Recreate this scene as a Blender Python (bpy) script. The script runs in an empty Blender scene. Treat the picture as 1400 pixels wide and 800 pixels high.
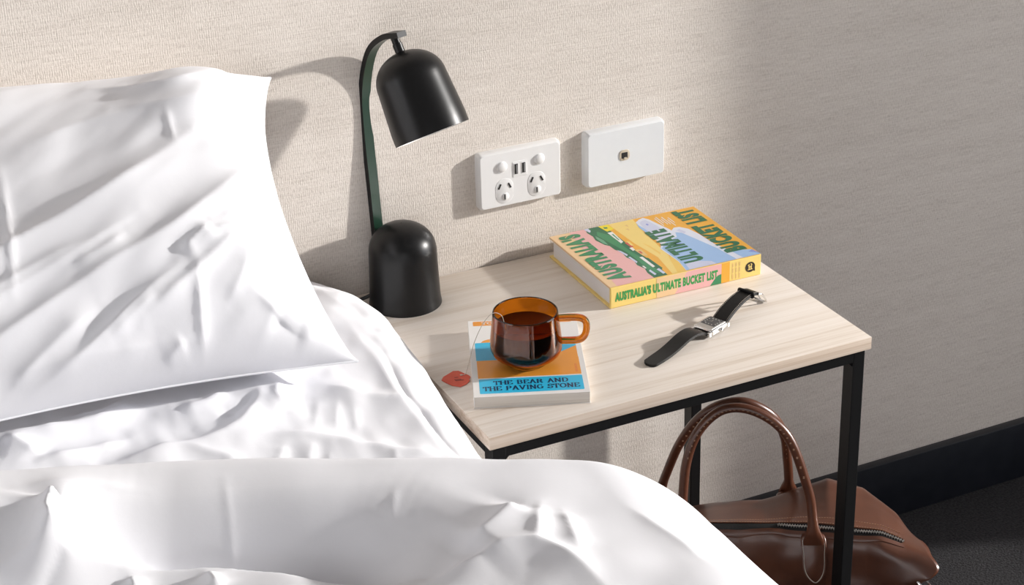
import bpy, bmesh, math, random
import numpy as np
from mathutils import Vector, Matrix

PI = math.pi
scene = bpy.context.scene
COL = scene.collection
H = 0.5947                      # height of the bedside table top

# ------------------------------------------------------------------ camera
cam_d = bpy.data.cameras.new('camera')
cam = bpy.data.objects.new('camera', cam_d)
COL.objects.link(cam)
cam_d.sensor_fit = 'HORIZONTAL'
cam_d.sensor_width = 36.0
cam_d.lens = 2617.755 / 1400 * 36.0
cam_d.clip_start = 0.05
right = Vector((0.89968218, -0.43578092, -0.02582571))
up = Vector((0.21020791, 0.38061231, 0.9005259))
fwd = Vector((0.38260242, 0.81561588, -0.43403471))
cam.matrix_world = Matrix(((right.x, up.x, -fwd.x, -0.76232),
                           (right.y, up.y, -fwd.y, -2.116275),
                           (right.z, up.z, -fwd.z, 1.671897),
                           (0, 0, 0, 1)))
scene.camera = cam

# ------------------------------------------------------------------ world, sun, exposure
world = bpy.data.worlds.new('world')
scene.world = world
world.use_nodes = True
wn = world.node_tree
wn.nodes['Background'].inputs['Color'].default_value = (0.96, 0.965, 1.0, 1)
wn.nodes['Background'].inputs['Strength'].default_value = 3.7

sun_d = bpy.data.lights.new('sun', 'SUN')
sun_d.energy = 4.6
sun_d.angle = math.radians(2.0)
sun_d.color = (1.0, 0.965, 0.925)
sun = bpy.data.objects.new('sun', sun_d)
COL.objects.link(sun)
sun.rotation_euler = Vector((-2.93, 1.0, -0.92)).to_track_quat('-Z', 'Y').to_euler()
sun.location = (4, -1.5, 3)

vs = scene.view_settings
vs.view_transform = 'Standard'
vs.look = 'None'
vs.gamma = 1.0
vs.use_curve_mapping = False
vs.exposure = 0.06
scene.cycles.max_bounces = 10
scene.cycles.transmission_bounces = 10
scene.cycles.diffuse_bounces = 5
scene.cycles.caustics_reflective = False
scene.cycles.caustics_refractive = False
scene.cycles.sample_clamp_indirect = 6.0

def portal(loc, rot, sx, sy):
    d = bpy.data.lights.new('window_portal', 'AREA')
    d.shape = 'RECTANGLE'; d.size = sx; d.size_y = sy
    d.cycles.is_portal = True
    o = bpy.data.objects.new('window_portal', d)
    o.location = loc; o.rotation_euler = rot
    COL.objects.link(o)
WR_X = 2.30                     # inner face of the window wall
WIN_R = (-2.10, -0.50, 0.40, 2.10)     # y0, y1, z0, z1
WF_Y = -6.0
WL_X = -3.2
FILL_WIN_L = (-1.5, -0.2, 0.6, 2.2)        # y0, y1, z0, z1; unseen opening added for fill light from the left
WIN_F = (-2.9, -1.3, 0.5, 2.2)        # x0, x1, z0, z1
portal((WR_X + .1, (WIN_R[0]+WIN_R[1])/2, (WIN_R[2]+WIN_R[3])/2), (0, PI/2, 0), WIN_R[3]-WIN_R[2], WIN_R[1]-WIN_R[0])
portal(((WIN_F[0]+WIN_F[1])/2, WF_Y - .1, (WIN_F[2]+WIN_F[3])/2), (PI/2, 0, 0), WIN_F[1]-WIN_F[0], WIN_F[3]-WIN_F[2])
portal((WL_X - .1, (FILL_WIN_L[0]+FILL_WIN_L[1])/2, (FILL_WIN_L[2]+FILL_WIN_L[3])/2), (0, -PI/2, 0), FILL_WIN_L[3]-FILL_WIN_L[2], FILL_WIN_L[1]-FILL_WIN_L[0])

# ------------------------------------------------------------------ helpers: materials
MATS = {}
def mat(name, color, rough=0.5, metal=0.0, **kw):
    if name in MATS: return MATS[name]
    m = bpy.data.materials.new(name)
    m.use_nodes = True
    b = m.node_tree.nodes['Principled BSDF']
    b.inputs['Base Color'].default_value = (*color, 1)
    b.inputs['Roughness'].default_value = rough
    b.inputs['Metallic'].default_value = metal
    for k, v in kw.items():
        b.inputs[k.replace('_', ' ')].default_value = v
    MATS[name] = m
    return m

def nodes(m):
    return m.node_tree.nodes, m.node_tree.links, m.node_tree.nodes['Principled BSDF']

def noise(nt, lk, coord, scale, detail=4, rough=0.55, mscale=(1, 1, 1), rot=(0, 0, 0)):
    mp = nt.new('ShaderNodeMapping')
    mp.inputs['Scale'].default_value = mscale
    mp.inputs['Rotation'].default_value = rot
    lk.new(coord, mp.inputs['Vector'])
    n = nt.new('ShaderNodeTexNoise')
    n.inputs['Scale'].default_value = scale
    n.inputs['Detail'].default_value = detail
    n.inputs['Roughness'].default_value = rough
    lk.new(mp.outputs['Vector'], n.inputs['Vector'])
    return n.outputs['Fac']

def ramp(nt, lk, fac, stops):
    r = nt.new('ShaderNodeValToRGB')
    els = r.color_ramp.elements
    while len(els) < len(stops): els.new(0.5)
    for e, (p, c) in zip(els, stops):
        e.position = p; e.color = (*c, 1)
    lk.new(fac, r.inputs['Fac'])
    return r.outputs['Color']

def math_node(nt, lk, op, a, b):
    n = nt.new('ShaderNodeMath'); n.operation = op
    for i, v in enumerate((a, b)):
        if isinstance(v, (int, float)): n.inputs[i].default_value = v
        else: lk.new(v, n.inputs[i])
    return n.outputs[0]

def bump(nt, lk, b, h, strength, dist):
    n = nt.new('ShaderNodeBump')
    n.inputs['Strength'].default_value = strength
    n.inputs['Distance'].default_value = dist
    lk.new(h, n.inputs['Height'])
    lk.new(n.outputs['Normal'], b.inputs['Normal'])

def noisy(name, c1, c2, scale, rough, mscale=(1, 1, 1), bstr=0.0, bdist=0.001, metal=0, **kw):
    if name in MATS: return MATS[name]
    m = mat(name, c1, rough, metal, **kw)
    nt, lk, b = nodes(m)
    tc = nt.new('ShaderNodeTexCoord')
    f = noise(nt, lk, tc.outputs['Object'], scale, mscale=mscale)
    lk.new(ramp(nt, lk, f, [(0.3, c1), (0.7, c2)]), b.inputs['Base Color'])
    if bstr: bump(nt, lk, b, f, bstr, bdist)
    return m

def m_wallpaper():
    m = mat('woven_wallpaper', (0.6, 0.55, 0.5), 0.85)
    nt, lk, b = nodes(m)
    tc = nt.new('ShaderNodeTexCoord'); o = tc.outputs['Object']
    warp = noise(nt, lk, o, 1.0, 2, 0.5, (620, 1, 190))            # short upright fibres
    weft = noise(nt, lk, o, 1.0, 3, 0.6, (28, 1, 620))             # horizontal slubs
    broad = noise(nt, lk, o, 1.0, 2, 0.5, (3, 1, 45))
    w = nt.new('ShaderNodeTexWave'); w.wave_type = 'BANDS'; w.bands_direction = 'X'
    w.inputs['Scale'].default_value = 115; w.inputs['Distortion'].default_value = 3.0
    w.inputs['Detail'].default_value = 2; w.inputs['Detail Scale'].default_value = 3.0
    lk.new(o, w.inputs['Vector'])
    h = math_node(nt, lk, 'ADD', math_node(nt, lk, 'MULTIPLY', warp, 0.80), math_node(nt, lk, 'MULTIPLY', weft, 0.75))
    h = math_node(nt, lk, 'ADD', h, math_node(nt, lk, 'MULTIPLY', w.outputs['Fac'], 0.12))
    h = math_node(nt, lk, 'ADD', h, math_node(nt, lk, 'MULTIPLY', broad, 0.30))
    col = ramp(nt, lk, math_node(nt, lk, 'MULTIPLY', h, 0.52), [(0.36, (0.56, 0.50, 0.445)), (0.52, (0.715, 0.655, 0.595)), (0.70, (0.82, 0.765, 0.705))])
    lk.new(col, b.inputs['Base Color'])
    bump(nt, lk, b, h, 0.55, 0.0011)
    return m

def m_ash(name, axis):
    m = mat(name, (0.8, 0.72, 0.62), 0.42)
    nt, lk, b = nodes(m)
    tc = nt.new('ShaderNodeTexCoord'); o = tc.outputs['Object']
    sc = {'top': (2.2, 70, 70), 'edge': (1.6, 60, 190)}[axis]
    g1 = noise(nt, lk, o, 1.0, 6, 0.65, sc, (0, 0, 0.045))
    g2 = noise(nt, lk, o, 1.0, 3, 0.5, (sc[0]*2.5, 330, 330), (0, 0, 0.03))
    g3 = noise(nt, lk, o, 1.0, 2, 0.5, (1.2, 17, 17), (0, 0, 0.09))
    f = math_node(nt, lk, 'ADD', math_node(nt, lk, 'MULTIPLY', g1, 0.55), math_node(nt, lk, 'MULTIPLY', g2, 0.2))
    f = math_node(nt, lk, 'ADD', f, math_node(nt, lk, 'MULTIPLY', g3, 0.25))
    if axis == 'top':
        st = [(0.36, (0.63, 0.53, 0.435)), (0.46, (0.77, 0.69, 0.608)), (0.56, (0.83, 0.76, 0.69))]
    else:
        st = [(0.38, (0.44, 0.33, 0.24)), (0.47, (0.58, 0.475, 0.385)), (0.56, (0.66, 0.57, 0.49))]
    lk.new(ramp(nt, lk, f, st), b.inputs['Base Color'])
    bump(nt, lk, b, f, 0.06, 0.0006)
    return m

def m_cotton(name, tint=(0.855, 0.86, 0.895)):
    m = mat(name, tint, 0.9)
    nt, lk, b = nodes(m)
    b.inputs['Specular IOR Level'].default_value = 0.15
    tc = nt.new('ShaderNodeTexCoord'); o = tc.outputs['Object']
    f = noise(nt, lk, o, 28, 5, 0.6)
    g = noise(nt, lk, o, 900, 2, 0.5)
    bump(nt, lk, b, math_node(nt, lk, 'ADD', f, math_node(nt, lk, 'MULTIPLY', g, 0.05)), 0.25, 0.0012)
    return m

def m_leather():
    m = mat('brown_leather', (0.13, 0.045, 0.02), 0.33)
    nt, lk, b = nodes(m)
    b.inputs['Coat Weight'].default_value = 0.5
    b.inputs['Coat Roughness'].default_value = 0.22
    tc = nt.new('ShaderNodeTexCoord'); o = tc.outputs['Object']
    f = noise(nt, lk, o, 9, 4, 0.6)
    lk.new(ramp(nt, lk, f, [(0.35, (0.080, 0.025, 0.012)), (0.65, (0.140, 0.048, 0.023))]), b.inputs['Base Color'])
    g = noise(nt, lk, o, 420, 3, 0.6)
    bump(nt, lk, b, g, 0.10, 0.0006)
    return m

def m_carpet():
    m = mat('charcoal_carpet', (0.02, 0.02, 0.022), 0.95)
    nt, lk, b = nodes(m)
    tc = nt.new('ShaderNodeTexCoord'); o = tc.outputs['Object']
    f = noise(nt, lk, o, 260, 3, 0.7)
    lk.new(ramp(nt, lk, f, [(0.35, (0.006, 0.006, 0.008)), (0.7, (0.046, 0.043, 0.047))]), b.inputs['Base Color'])
    bump(nt, lk, b, f, 0.9, 0.006)
    return m

M_WALL = m_wallpaper()
M_TOP = m_ash('pale_ash_top', 'top')
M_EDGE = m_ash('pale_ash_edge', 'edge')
M_COTTON = m_cotton('white_cotton')
M_LEATHER = m_leather()
M_CARPET = m_carpet()
M_STEEL = noisy('black_powder_coat', (0.004, 0.004, 0.0045), (0.006, 0.006, 0.0065), 300, 0.45, bstr=0.05, Specular_IOR_Level=0.3)
M_BLACKMETAL = noisy('matt_black_metal', (0.005, 0.005, 0.0055), (0.007, 0.007, 0.0075), 200, 0.33, bstr=0.02, Specular_IOR_Level=0.32)
M_SKIRT = noisy('navy_black_paint', (0.008, 0.010, 0.015), (0.014, 0.016, 0.022), 40, 0.38)
M_PLASTIC = noisy('white_plastic', (0.80, 0.80, 0.80), (0.82, 0.82, 0.815), 60, 0.30)
M_PLASTIC2 = noisy('cool_white_plastic', (0.78, 0.80, 0.82), (0.80, 0.82, 0.835), 60, 0.33)
M_DARK = noisy('dark_hole', (0.01, 0.01, 0.01), (0.02, 0.02, 0.02), 60, 0.6)
M_CREAM = noisy('cream_jack', (0.62, 0.54, 0.42), (0.66, 0.58, 0.46), 60, 0.4)
M_PAINT = noisy('white_ceiling_paint', (0.62, 0.60, 0.58), (0.66, 0.64, 0.62), 20, 0.9)
M_SIDEWALL = noisy('beige_side_wall', (0.52, 0.48, 0.43), (0.56, 0.52, 0.47), 20, 0.9)
M_SILVER = noisy('polished_steel', (0.75, 0.74, 0.72), (0.80, 0.79, 0.77), 90, 0.16, metal=1.0)
M_BRUSHED = noisy('brushed_steel', (0.60, 0.60, 0.58), (0.72, 0.71, 0.69), 200, 0.32, metal=1.0, mscale=(1, 8, 1))
M_STRAP = noisy('black_leather', (0.006, 0.006, 0.0065), (0.010, 0.010, 0.010), 160, 0.40, bstr=0.12, bdist=0.0004, Specular_IOR_Level=0.3)
M_THREAD = noisy('pale_thread', (0.58, 0.52, 0.45), (0.66, 0.60, 0.52), 300, 0.8)
M_BAGTHREAD = noisy('tan_thread', (0.42, 0.24, 0.15), (0.52, 0.32, 0.20), 300, 0.7)
M_PAGES = noisy('book_pages', (0.72, 0.70, 0.72), (0.86, 0.84, 0.84), 1.0, 0.9, mscale=(1.5, 1.5, 1400))
M_PAGES2 = noisy('cream_book_pages', (0.62, 0.58, 0.53), (0.76, 0.73, 0.68), 1.0, 0.9, mscale=(2, 2, 1600))

# ------------------------------------------------------------------ helpers: objects
def link(name, me, m, parent=None, smooth=False):
    o = bpy.data.objects.new(name, me)
    COL.objects.link(o)
    if m is not None:
        for x in (m if isinstance(m, (list, tuple)) else [m]): me.materials.append(x)
    if parent is not None: o.parent = parent
    if smooth:
        me.polygons.foreach_set('use_smooth', [True] * len(me.polygons))
        if smooth != 'all':
            me.set_sharp_from_angle(angle=math.radians(float(smooth) if smooth is not True else 40))
    return o

def from_bm(name, bm, m, parent=None, smooth=False):
    me = bpy.data.meshes.new(name)
    bmesh.ops.recalc_face_normals(bm, faces=bm.faces[:])
    bm.to_mesh(me); bm.free()
    return link(name, me, m, parent, smooth)

def from_data(name, v, f, m, parent=None, smooth=False, mi=None):
    me = bpy.data.meshes.new(name)
    me.from_pydata([tuple(map(float, p)) for p in v], [], [tuple(int(i) for i in q) for q in f])
    if mi is not None: me.polygons.foreach_set('material_index', mi)
    me.update()
    return link(name, me, m, parent, smooth)

def thing(name, label, cat, loc=(0, 0, 0), rotz=0.0, group=None):
    o = bpy.data.objects.new(name, None)
    COL.objects.link(o)
    o.empty_display_size = 0.02
    o.location = loc; o.rotation_euler = (0, 0, rotz)
    tag(o, label, cat, group)
    return o

def tag(o, label, cat, group=None):
    o['label'] = label; o['category'] = cat
    if group: o['group'] = group
    return o

def bm_box(bm, x0, x1, y0, y1, z0, z1, bev=0.0, seg=2):
    vs_ = [bm.verts.new((x, y, z)) for z in (z0, z1) for (x, y) in ((x0, y0), (x1, y0), (x1, y1), (x0, y1))]
    fs = [(3, 2, 1, 0), (4, 5, 6, 7), (0, 1, 5, 4), (1, 2, 6, 5), (2, 3, 7, 6), (3, 0, 4, 7)]
    ff = [bm.faces.new([vs_[i] for i in q]) for q in fs]
    if bev:
        ed = set(e for f in ff for e in f.edges)
        bmesh.ops.bevel(bm, geom=list(ed), offset=bev, segments=seg, profile=0.5, affect='EDGES', clamp_overlap=True)

def box(name, b, m, parent=None, bev=0.0, seg=2, smooth=False):
    bm = bmesh.new(); bm_box(bm, *b, bev=bev, seg=seg)
    return from_bm(name, bm, m, parent, smooth or (35 if bev > .0016 else False))

def lathe_data(prof, n=64, close=False):
    v, f = [], []
    k = len(prof)
    for i in range(n):
        a = 2 * PI * i / n
        for r, z in prof: v.append((r * math.cos(a), r * math.sin(a), z))
    for i in range(n):
        j = (i + 1) % n
        for q in range(k if close else k - 1):
            q2 = (q + 1) % k
            f.append((i * k + q, j * k + q, j * k + q2, i * k + q2))
    return v, f

def lathe(name, prof, m, parent=None, n=64, close=False, smooth=50):
    v, f = lathe_data(prof, n, close)
    bm = bmesh.new()
    vv = [bm.verts.new(p) for p in v]
    for q in f:
        try: bm.faces.new([vv[i] for i in q])
        except ValueError: pass
    bmesh.ops.remove_doubles(bm, verts=bm.verts[:], dist=1e-6)
    return from_bm(name, bm, m, parent, smooth)

def frames(path):
    P = [Vector(p) for p in path]
    T = []
    for i in range(len(P)):
        T.append((P[min(i + 1, len(P) - 1)] - P[max(i - 1, 0)]).normalized())
    return P, T

def sweep_data(path, section, updir=None, scale=None, closed=False):
    """section: list of (side, up) offsets; updir: vector or list of vectors."""
    P, T = frames(path)
    if closed:
        n = len(P)
        T = [(P[(i + 1) % n] - P[(i - 1) % n]).normalized() for i in range(n)]
    v, f = [], []
    k = len(section)
    ref = Vector(updir) if updir is not None else Vector((0, 0, 1))
    prev = None
    for i, (p, t) in enumerate(zip(P, T)):
        r = ref if (prev is None or updir is not None) else prev
        side = t.cross(r)
        if side.length < 1e-4: side = t.cross(Vector((1, 0.3, 0.2)))
        side.normalize(); u_ = side.cross(t).normalized(); prev = u_
        s = scale[i] if scale is not None else 1.0
        sx, sy = s if isinstance(s, tuple) else (s, s)
        for a, b in section: v.append(p + side * a * sx + u_ * b * sy)
    m_ = len(P)
    for i in range(m_ if closed else m_ - 1):
        j = (i + 1) % m_
        for q in range(k):
            q2 = (q + 1) % k
            f.append((i * k + q, i * k + q2, j * k + q2, j * k + q))
    if not closed:
        f.append(tuple(range(k))[::-1]); f.append(tuple(range((m_ - 1) * k, m_ * k)))
    return v, f

def circ(r, n=12, ry=None):
    ry = r if ry is None else ry
    return [(r * math.cos(2 * PI * i / n), ry * math.sin(2 * PI * i / n)) for i in range(n)]

def rrect(w, h, r, n=4):
    out = []
    for cx, cy, a0 in ((w/2 - r, h/2 - r, 0), (-w/2 + r, h/2 - r, 90), (-w/2 + r, -h/2 + r, 180), (w/2 - r, -h/2 + r, 270)):
        for i in range(n + 1):
            a = math.radians(a0 + 90 * i / n)
            out.append((cx + r * math.cos(a), cy + r * math.sin(a)))
    return out

def tube(name, path, r, m, parent=None, n=10, scale=None, closed=False, updir=None, section=None):
    v, f = sweep_data(path, section or circ(r, n), updir, scale, closed)
    bm = bmesh.new()
    vv = [bm.verts.new(p) for p in v]
    for q in f: bm.faces.new([vv[i] for i in q])
    return from_bm(name, bm, m, parent, 32)

def spline(pts, n):
    """Catmull-Rom through the points, n samples."""
    P = [np.array(p, float) for p in pts]
    P = [2 * P[0] - P[1]] + P + [2 * P[-1] - P[-2]]
    out = []
    m_ = len(P) - 3
    for i in range(n):
        t = i / (n - 1) * m_
        k = min(int(t), m_ - 1); t -= k
        a, b, c, d = P[k:k + 4]
        out.append(0.5 * ((2*b) + (-a + c)*t + (2*a - 5*b + 4*c - d)*t*t + (-a + 3*b - 3*c + d)*t**3))
    return out

def prism(name, poly, z0, z1, m, parent=None, bev=0.0, xf=None):
    """Extrude a 2D polygon (x, y) between z0 and z1; xf maps (x, y, z) to a point."""
    bm = bmesh.new()
    lo = [bm.verts.new((x, y, z0)) for x, y in poly]
    hi = [bm.verts.new((x, y, z1)) for x, y in poly]
    bm.faces.new(lo[::-1]); top = bm.faces.new(hi)
    n = len(poly)
    for i in range(n): bm.faces.new((lo[i], lo[(i+1) % n], hi[(i+1) % n], hi[i]))
    if bev: bmesh.ops.bevel(bm, geom=list(top.edges), offset=bev, segments=3, profile=0.5, affect='EDGES')
    if xf:
        for v in bm.verts: v.co = Vector(xf(*v.co))
    return from_bm(name, bm, m, parent, 35)

def flat(name, polys, mats, parent, xf):
    """Flat print: polys = list of (points2d, material index, layer height)."""
    v, f, mi = [], [], []
    for pts, k, lay in polys:
        f.append(tuple(range(len(v), len(v) + len(pts)))); mi.append(k)
        v += [xf(x, y, lay) for x, y in pts]
    bm = bmesh.new()
    vv = [bm.verts.new(p) for p in v]
    for q, k in zip(f, mi):
        fc = bm.faces.new([vv[i] for i in q]); fc.material_index = k
    bmesh.ops.triangulate(bm, faces=bm.faces[:])
    me = bpy.data.meshes.new(name); bm.to_mesh(me); bm.free()
    return link(name, me, mats, parent)

def text_polys(s, offset=0.0, spacing=1.0):
    """Mesh of a word set in the built-in face, scaled to the unit square."""
    c = bpy.data.curves.new('lettering', 'FONT')
    c.body = s; c.offset = offset; c.space_character = spacing; c.resolution_u = 4
    o = bpy.data.objects.new('lettering_source', c); COL.objects.link(o)
    dg = bpy.context.evaluated_depsgraph_get()
    me = o.evaluated_get(dg).to_mesh()
    v = np.array([x.co[:] for x in me.vertices]); f = [tuple(p.vertices) for p in me.polygons]
    o.evaluated_get(dg).to_mesh_clear()
    bpy.data.objects.remove(o); bpy.data.curves.remove(c)
    mn, mx = v.min(0), v.max(0)
    v[:, :2] = (v[:, :2] - mn[:2]) / (mx[:2] - mn[:2])
    return v, f

def lettering(name, s, x0, x1, y0, y1, lay, m, parent, xf, offset=0.0, spacing=1.0):
    v, f = text_polys(s, offset, spacing)
    vv = [xf(x0 + (x1 - x0) * p[0], y0 + (y1 - y0) * p[1], lay) for p in v]
    return from_data(name, vv, f, m, parent)

# ------------------------------------------------------------------ helpers: soft surfaces
# <surf>
def vnoise(x, y, seed=0):
    """Smooth value noise on numpy arrays."""
    rs = np.random.RandomState(seed); T = rs.rand(64, 64) * 2 - 1
    xi = np.floor(x).astype(int); yi = np.floor(y).astype(int)
    fx = x - xi; fy = y - yi
    fx = fx * fx * (3 - 2 * fx); fy = fy * fy * (3 - 2 * fy)
    g = lambda a, b: T[a % 64, b % 64]
    return (g(xi, yi)*(1-fx)*(1-fy) + g(xi+1, yi)*fx*(1-fy) + g(xi, yi+1)*(1-fx)*fy + g(xi+1, yi+1)*fx*fy)

def sstep(a, b, x):
    t = np.clip((x - a) / (b - a), 0, 1)
    return t * t * (3 - 2 * t)

def crease(X, Y, pts, amp, wl, wr, pw=1.2):
    """A fold running along a polyline; wl / wr are its widths left and right of it."""
    best = np.full(X.shape, 1e9); sgn = np.zeros(X.shape); tpos = np.zeros(X.shape)
    P = np.array(spline(pts, max(8, 6 * len(pts)))) if len(pts) > 2 else np.array(pts, float)
    L = np.r_[0, np.cumsum(np.hypot(*(P[1:] - P[:-1]).T))]
    for i in range(len(P) - 1):
        a, b = P[i], P[i + 1]; d = b - a; l2 = d @ d + 1e-12
        t = np.clip(((X - a[0]) * d[0] + (Y - a[1]) * d[1]) / l2, 0, 1)
        dx = X - a[0] - t * d[0]; dy = Y - a[1] - t * d[1]
        ds = np.hypot(dx, dy)
        m_ = ds < best
        best = np.where(m_, ds, best)
        sgn = np.where(m_, (d[0] * dy - d[1] * dx) / (np.sqrt(l2) * (ds + 1e-9)), sgn)
        tpos = np.where(m_, (L[i] + t * (L[i+1] - L[i])) / L[-1], tpos)
    w = wr + (wl - wr) * (0.5 + 0.5 * np.clip(sgn, -1, 1))
    fade = sstep(0, 0.30, tpos) * sstep(0, 0.30, 1 - tpos)
    return amp * (0.25 + 0.75 * fade) * np.exp(-(best / w) ** pw)

PO = np.array([-0.114, -0.322, 0.677])
PEV = np.array([0.0570, 0.7755, 0.6288])
PEU = np.array([-0.9997, 0.024, 0.0])
PEW = np.cross(PEV, PEU); PEW = PEW / np.linalg.norm(PEW)
PLU, PLV = 0.74, 0.382
def pillow_uvw(a, b, T):
    u = PLU/2 * (1 + a * (1 - np.where(a < 0, 0.11, 0.06) * (1 - b*b) ** 0.8))
    v = PLV/2 * (1 + b * (1 - np.where(b < 0, 0.13, -0.05) * (1 - a*a)))
    v = v + 0.045 * sstep(-1, 0.4, a) * (b + 1) / 2
    F = np.clip(1 - np.abs(a)**7, 0, 1)**0.5 * np.clip(1 - np.abs(b)**2.4, 0, 1)**0.55
    F = F * (1.06 - 0.55 * sstep(-0.95, 0.55, a))
    if T > 0: F = F + 0.24 * np.exp(-((a + .74) / .20)**2 - ((b - .66) / .30)**2) * np.clip((1 - a*a) * (1 - b*b) * 8, 0, 1)
    return u, v, T * F
def pillow_pos(u, v, w):
    return PO + u[..., None]*PEU + v[..., None]*PEV + w[..., None]*PEW

def interp(x, xs, ys):
    """Interpolation through the stations with the corners eased off."""
    g = np.linspace(xs[0], xs[-1], 600); v = np.interp(g, xs, ys)
    k = np.hanning(75); k = k / k.sum()
    v = np.convolve(np.r_[2*v[0] - v[37:0:-1], v, 2*v[-1] - v[-2:-39:-1]], k, 'valid')
    return np.interp(x, g, v)

def ramp0(x, e=0.05): return 0.5 * (x + np.sqrt(x * x + e * e))

def sheet_pos(p, y, d=0.0):
    """p in [0,1] flat top, [1,2] rounded edge, [2,3] hanging side; d = offset along the normal."""
    sx = interp(y, [-1.4, -.6, -.46, -.33, -.2, -.1, 0], [-.02, -.02, -.02, -.012, -.004, -.014, -.03])
    tz = interp(y, [-1.4, -.7, -.62, -.46, -.33, -.2, -.1, 0], [.598, .598, .606, .628, .648, .662, .660, .640])
    r = 0.06; x0 = -1.35
    L = sx - r - x0
    ph = np.clip(p - 1, 0, 1) * PI / 2
    x = np.where(p < 1, x0 + p * L, sx - r + r * np.sin(ph))
    z = np.where(p < 1, tz, tz - r + r * np.cos(ph)) - np.clip(p - 2, 0, 1) * 0.27
    nx = np.where(p < 1, 0, np.sin(ph)); nz = np.where(p < 1, 1, np.cos(ph))
    return np.stack([x + nx*d, y + 0*x, z + nz*d], -1)

DZ = 0.745
def duvet_edge(x):
    return interp(x, [-1.3, -.57, -.46, -.36, -.235, -.11, -.05, .0, .06, .12], [-.36, -.488, -.518, -.550, -.608, -.666, -.697, -.725, -.775, -.84])
def duvet_pos(p, t, d=0.0):
    """p as in sheet_pos; t = distance from the turned-back head edge towards the foot."""
    R = 0.125; x0 = -1.3; sx = 0.072
    L = sx - R - x0
    ph = np.clip(p - 1, 0, 1) * PI / 2
    x = np.where(p < 1, x0 + p * L, sx - R + R * np.sin(ph))
    z = np.where(p < 1, DZ, DZ - R + R * np.cos(ph)) - np.clip(p - 2, 0, 1) * 0.33
    nx = np.where(p < 1, 0, np.sin(ph)); nz = np.where(p < 1, 1, np.cos(ph))
    x = x + np.clip(p - 2, 0, 1) * 0.03
    th = 0.075; r = 0.05
    q = np.clip(1 - t / r, 0, 1)
    d = d - th * (1 - np.sqrt(np.clip(1 - q*q, 0, 1)))
    d = d + .05 * ramp0(-x) - .19 * (ramp0(-.13 - x) - ramp0(-.55 - x)) * sstep(.08, .17, t)
    y = duvet_edge(x) - t
    return np.stack([x + nx*d, y + 0*x, z + nz*d], -1)
# </surf>

def grid_faces(n, m_):
    i, j = np.meshgrid(np.arange(n - 1), np.arange(m_ - 1), indexing='ij')
    a = i * m_ + j
    return np.stack([a, a + 1, a + m_ + 1, a + m_], -1).reshape(-1, 4)

def soft(name, V, F, m, parent=None, flip=False, solid=0.0):
    me = bpy.data.meshes.new(name)
    F = np.asarray(F)
    if flip: F = F[:, ::-1]
    me.from_pydata(V.reshape(-1, 3).tolist(), [], F.tolist())
    me.update()
    o = link(name, me, m, parent, 'all')
    if solid:
        s = o.modifiers.new('thickness', 'SOLIDIFY'); s.thickness = solid; s.offset = -1
    return o

# ================================================================== room
def struct(o): o['kind'] = 'structure'; return o
X0, X1, Y0, Y1, ZC = WL_X, WR_X, WF_Y, 0.0, 2.6
struct(box('floor', (X0-.1, X1+.1, Y0-.1, Y1+.1, -.06, 0), M_CARPET))
struct(box('ceiling', (X0-.1, X1+.1, Y0-.1, Y1+.1, ZC, ZC+.06), M_PAINT))
struct(box('wall_back', (X0-.1, X1+.1, 0, .1, 0, ZC), M_WALL))
def wall_open(name, boxes, m):
    bm = bmesh.new()
    for b in boxes: bm_box(bm, *b)
    return struct(from_bm(name, bm, m))
struct(box('added_shade_pier', (1.90, X1, -.465, 0, 0, ZC), noisy('taupe_side_wall', (.20, .18, .165), (.23, .21, .19), 20, .9)))  # unseen pier, added to keep sun off the right of the back wall
y0, y1, z0, z1 = WIN_R
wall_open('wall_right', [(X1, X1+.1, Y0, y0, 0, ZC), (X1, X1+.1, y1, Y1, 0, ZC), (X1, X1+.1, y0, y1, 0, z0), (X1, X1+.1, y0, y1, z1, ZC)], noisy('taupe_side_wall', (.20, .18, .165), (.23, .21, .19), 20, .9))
y0, y1, z0, z1 = FILL_WIN_L
wall_open('wall_left', [(X0-.1, X0, Y0, y0, 0, ZC), (X0-.1, X0, y1, Y1, 0, ZC), (X0-.1, X0, y0, y1, 0, z0), (X0-.1, X0, y0, y1, z1, ZC)], M_SIDEWALL)
x0, x1, z0, z1 = WIN_F
wall_open('wall_front', [(X0, x0, Y0-.1, Y0, 0, ZC), (x1, X1, Y0-.1, Y0, 0, ZC), (x0, x1, Y0-.1, Y0, 0, z0), (x0, x1, Y0-.1, Y0, z1, ZC)], M_SIDEWALL)
bm = bmesh.new(); bm_box(bm, 0.01, 1.90, -.0166, 0, 0, .106, bev=.002)
struct(from_bm('baseboard_back', bm, M_SKIRT, smooth=35))

# ================================================================== bedside table
TW, TD, TT = 0.5192, 0.4182, 0.0168
table = thing('bedside_table', 'pale ash bedside table with a thin black square-tube steel frame beside the bed', 'table', (0, 0, 0))
bm = bmesh.new(); bm_box(bm, .001, TW, -TD, -.002, H - TT, H, bev=.0012, seg=2)
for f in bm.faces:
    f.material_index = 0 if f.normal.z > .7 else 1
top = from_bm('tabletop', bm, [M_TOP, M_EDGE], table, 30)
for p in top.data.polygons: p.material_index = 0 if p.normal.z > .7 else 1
ZU = H - TT
LW, LDp = 0.0165, 0.021
fx0, fx1 = .006, TW - .0055
fy0, fy1 = -TD + .005, -.040
bx1 = .4965
legs = [(fx0, fy0), (fx1 - LW, fy0), (fx0, fy1 - LDp), (bx1 - LW, fy1 - LDp)]
for lx, ly in legs:
    box('leg', (lx, lx + LW, ly, ly + LDp, 0.004, ZU - .0005), M_STEEL, table, bev=.001)
    box('foot_glide', (lx + .002, lx + LW - .002, ly + .003, ly + LDp - .003, 0, .004), M_DARK, table)
BH = .0165
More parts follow.
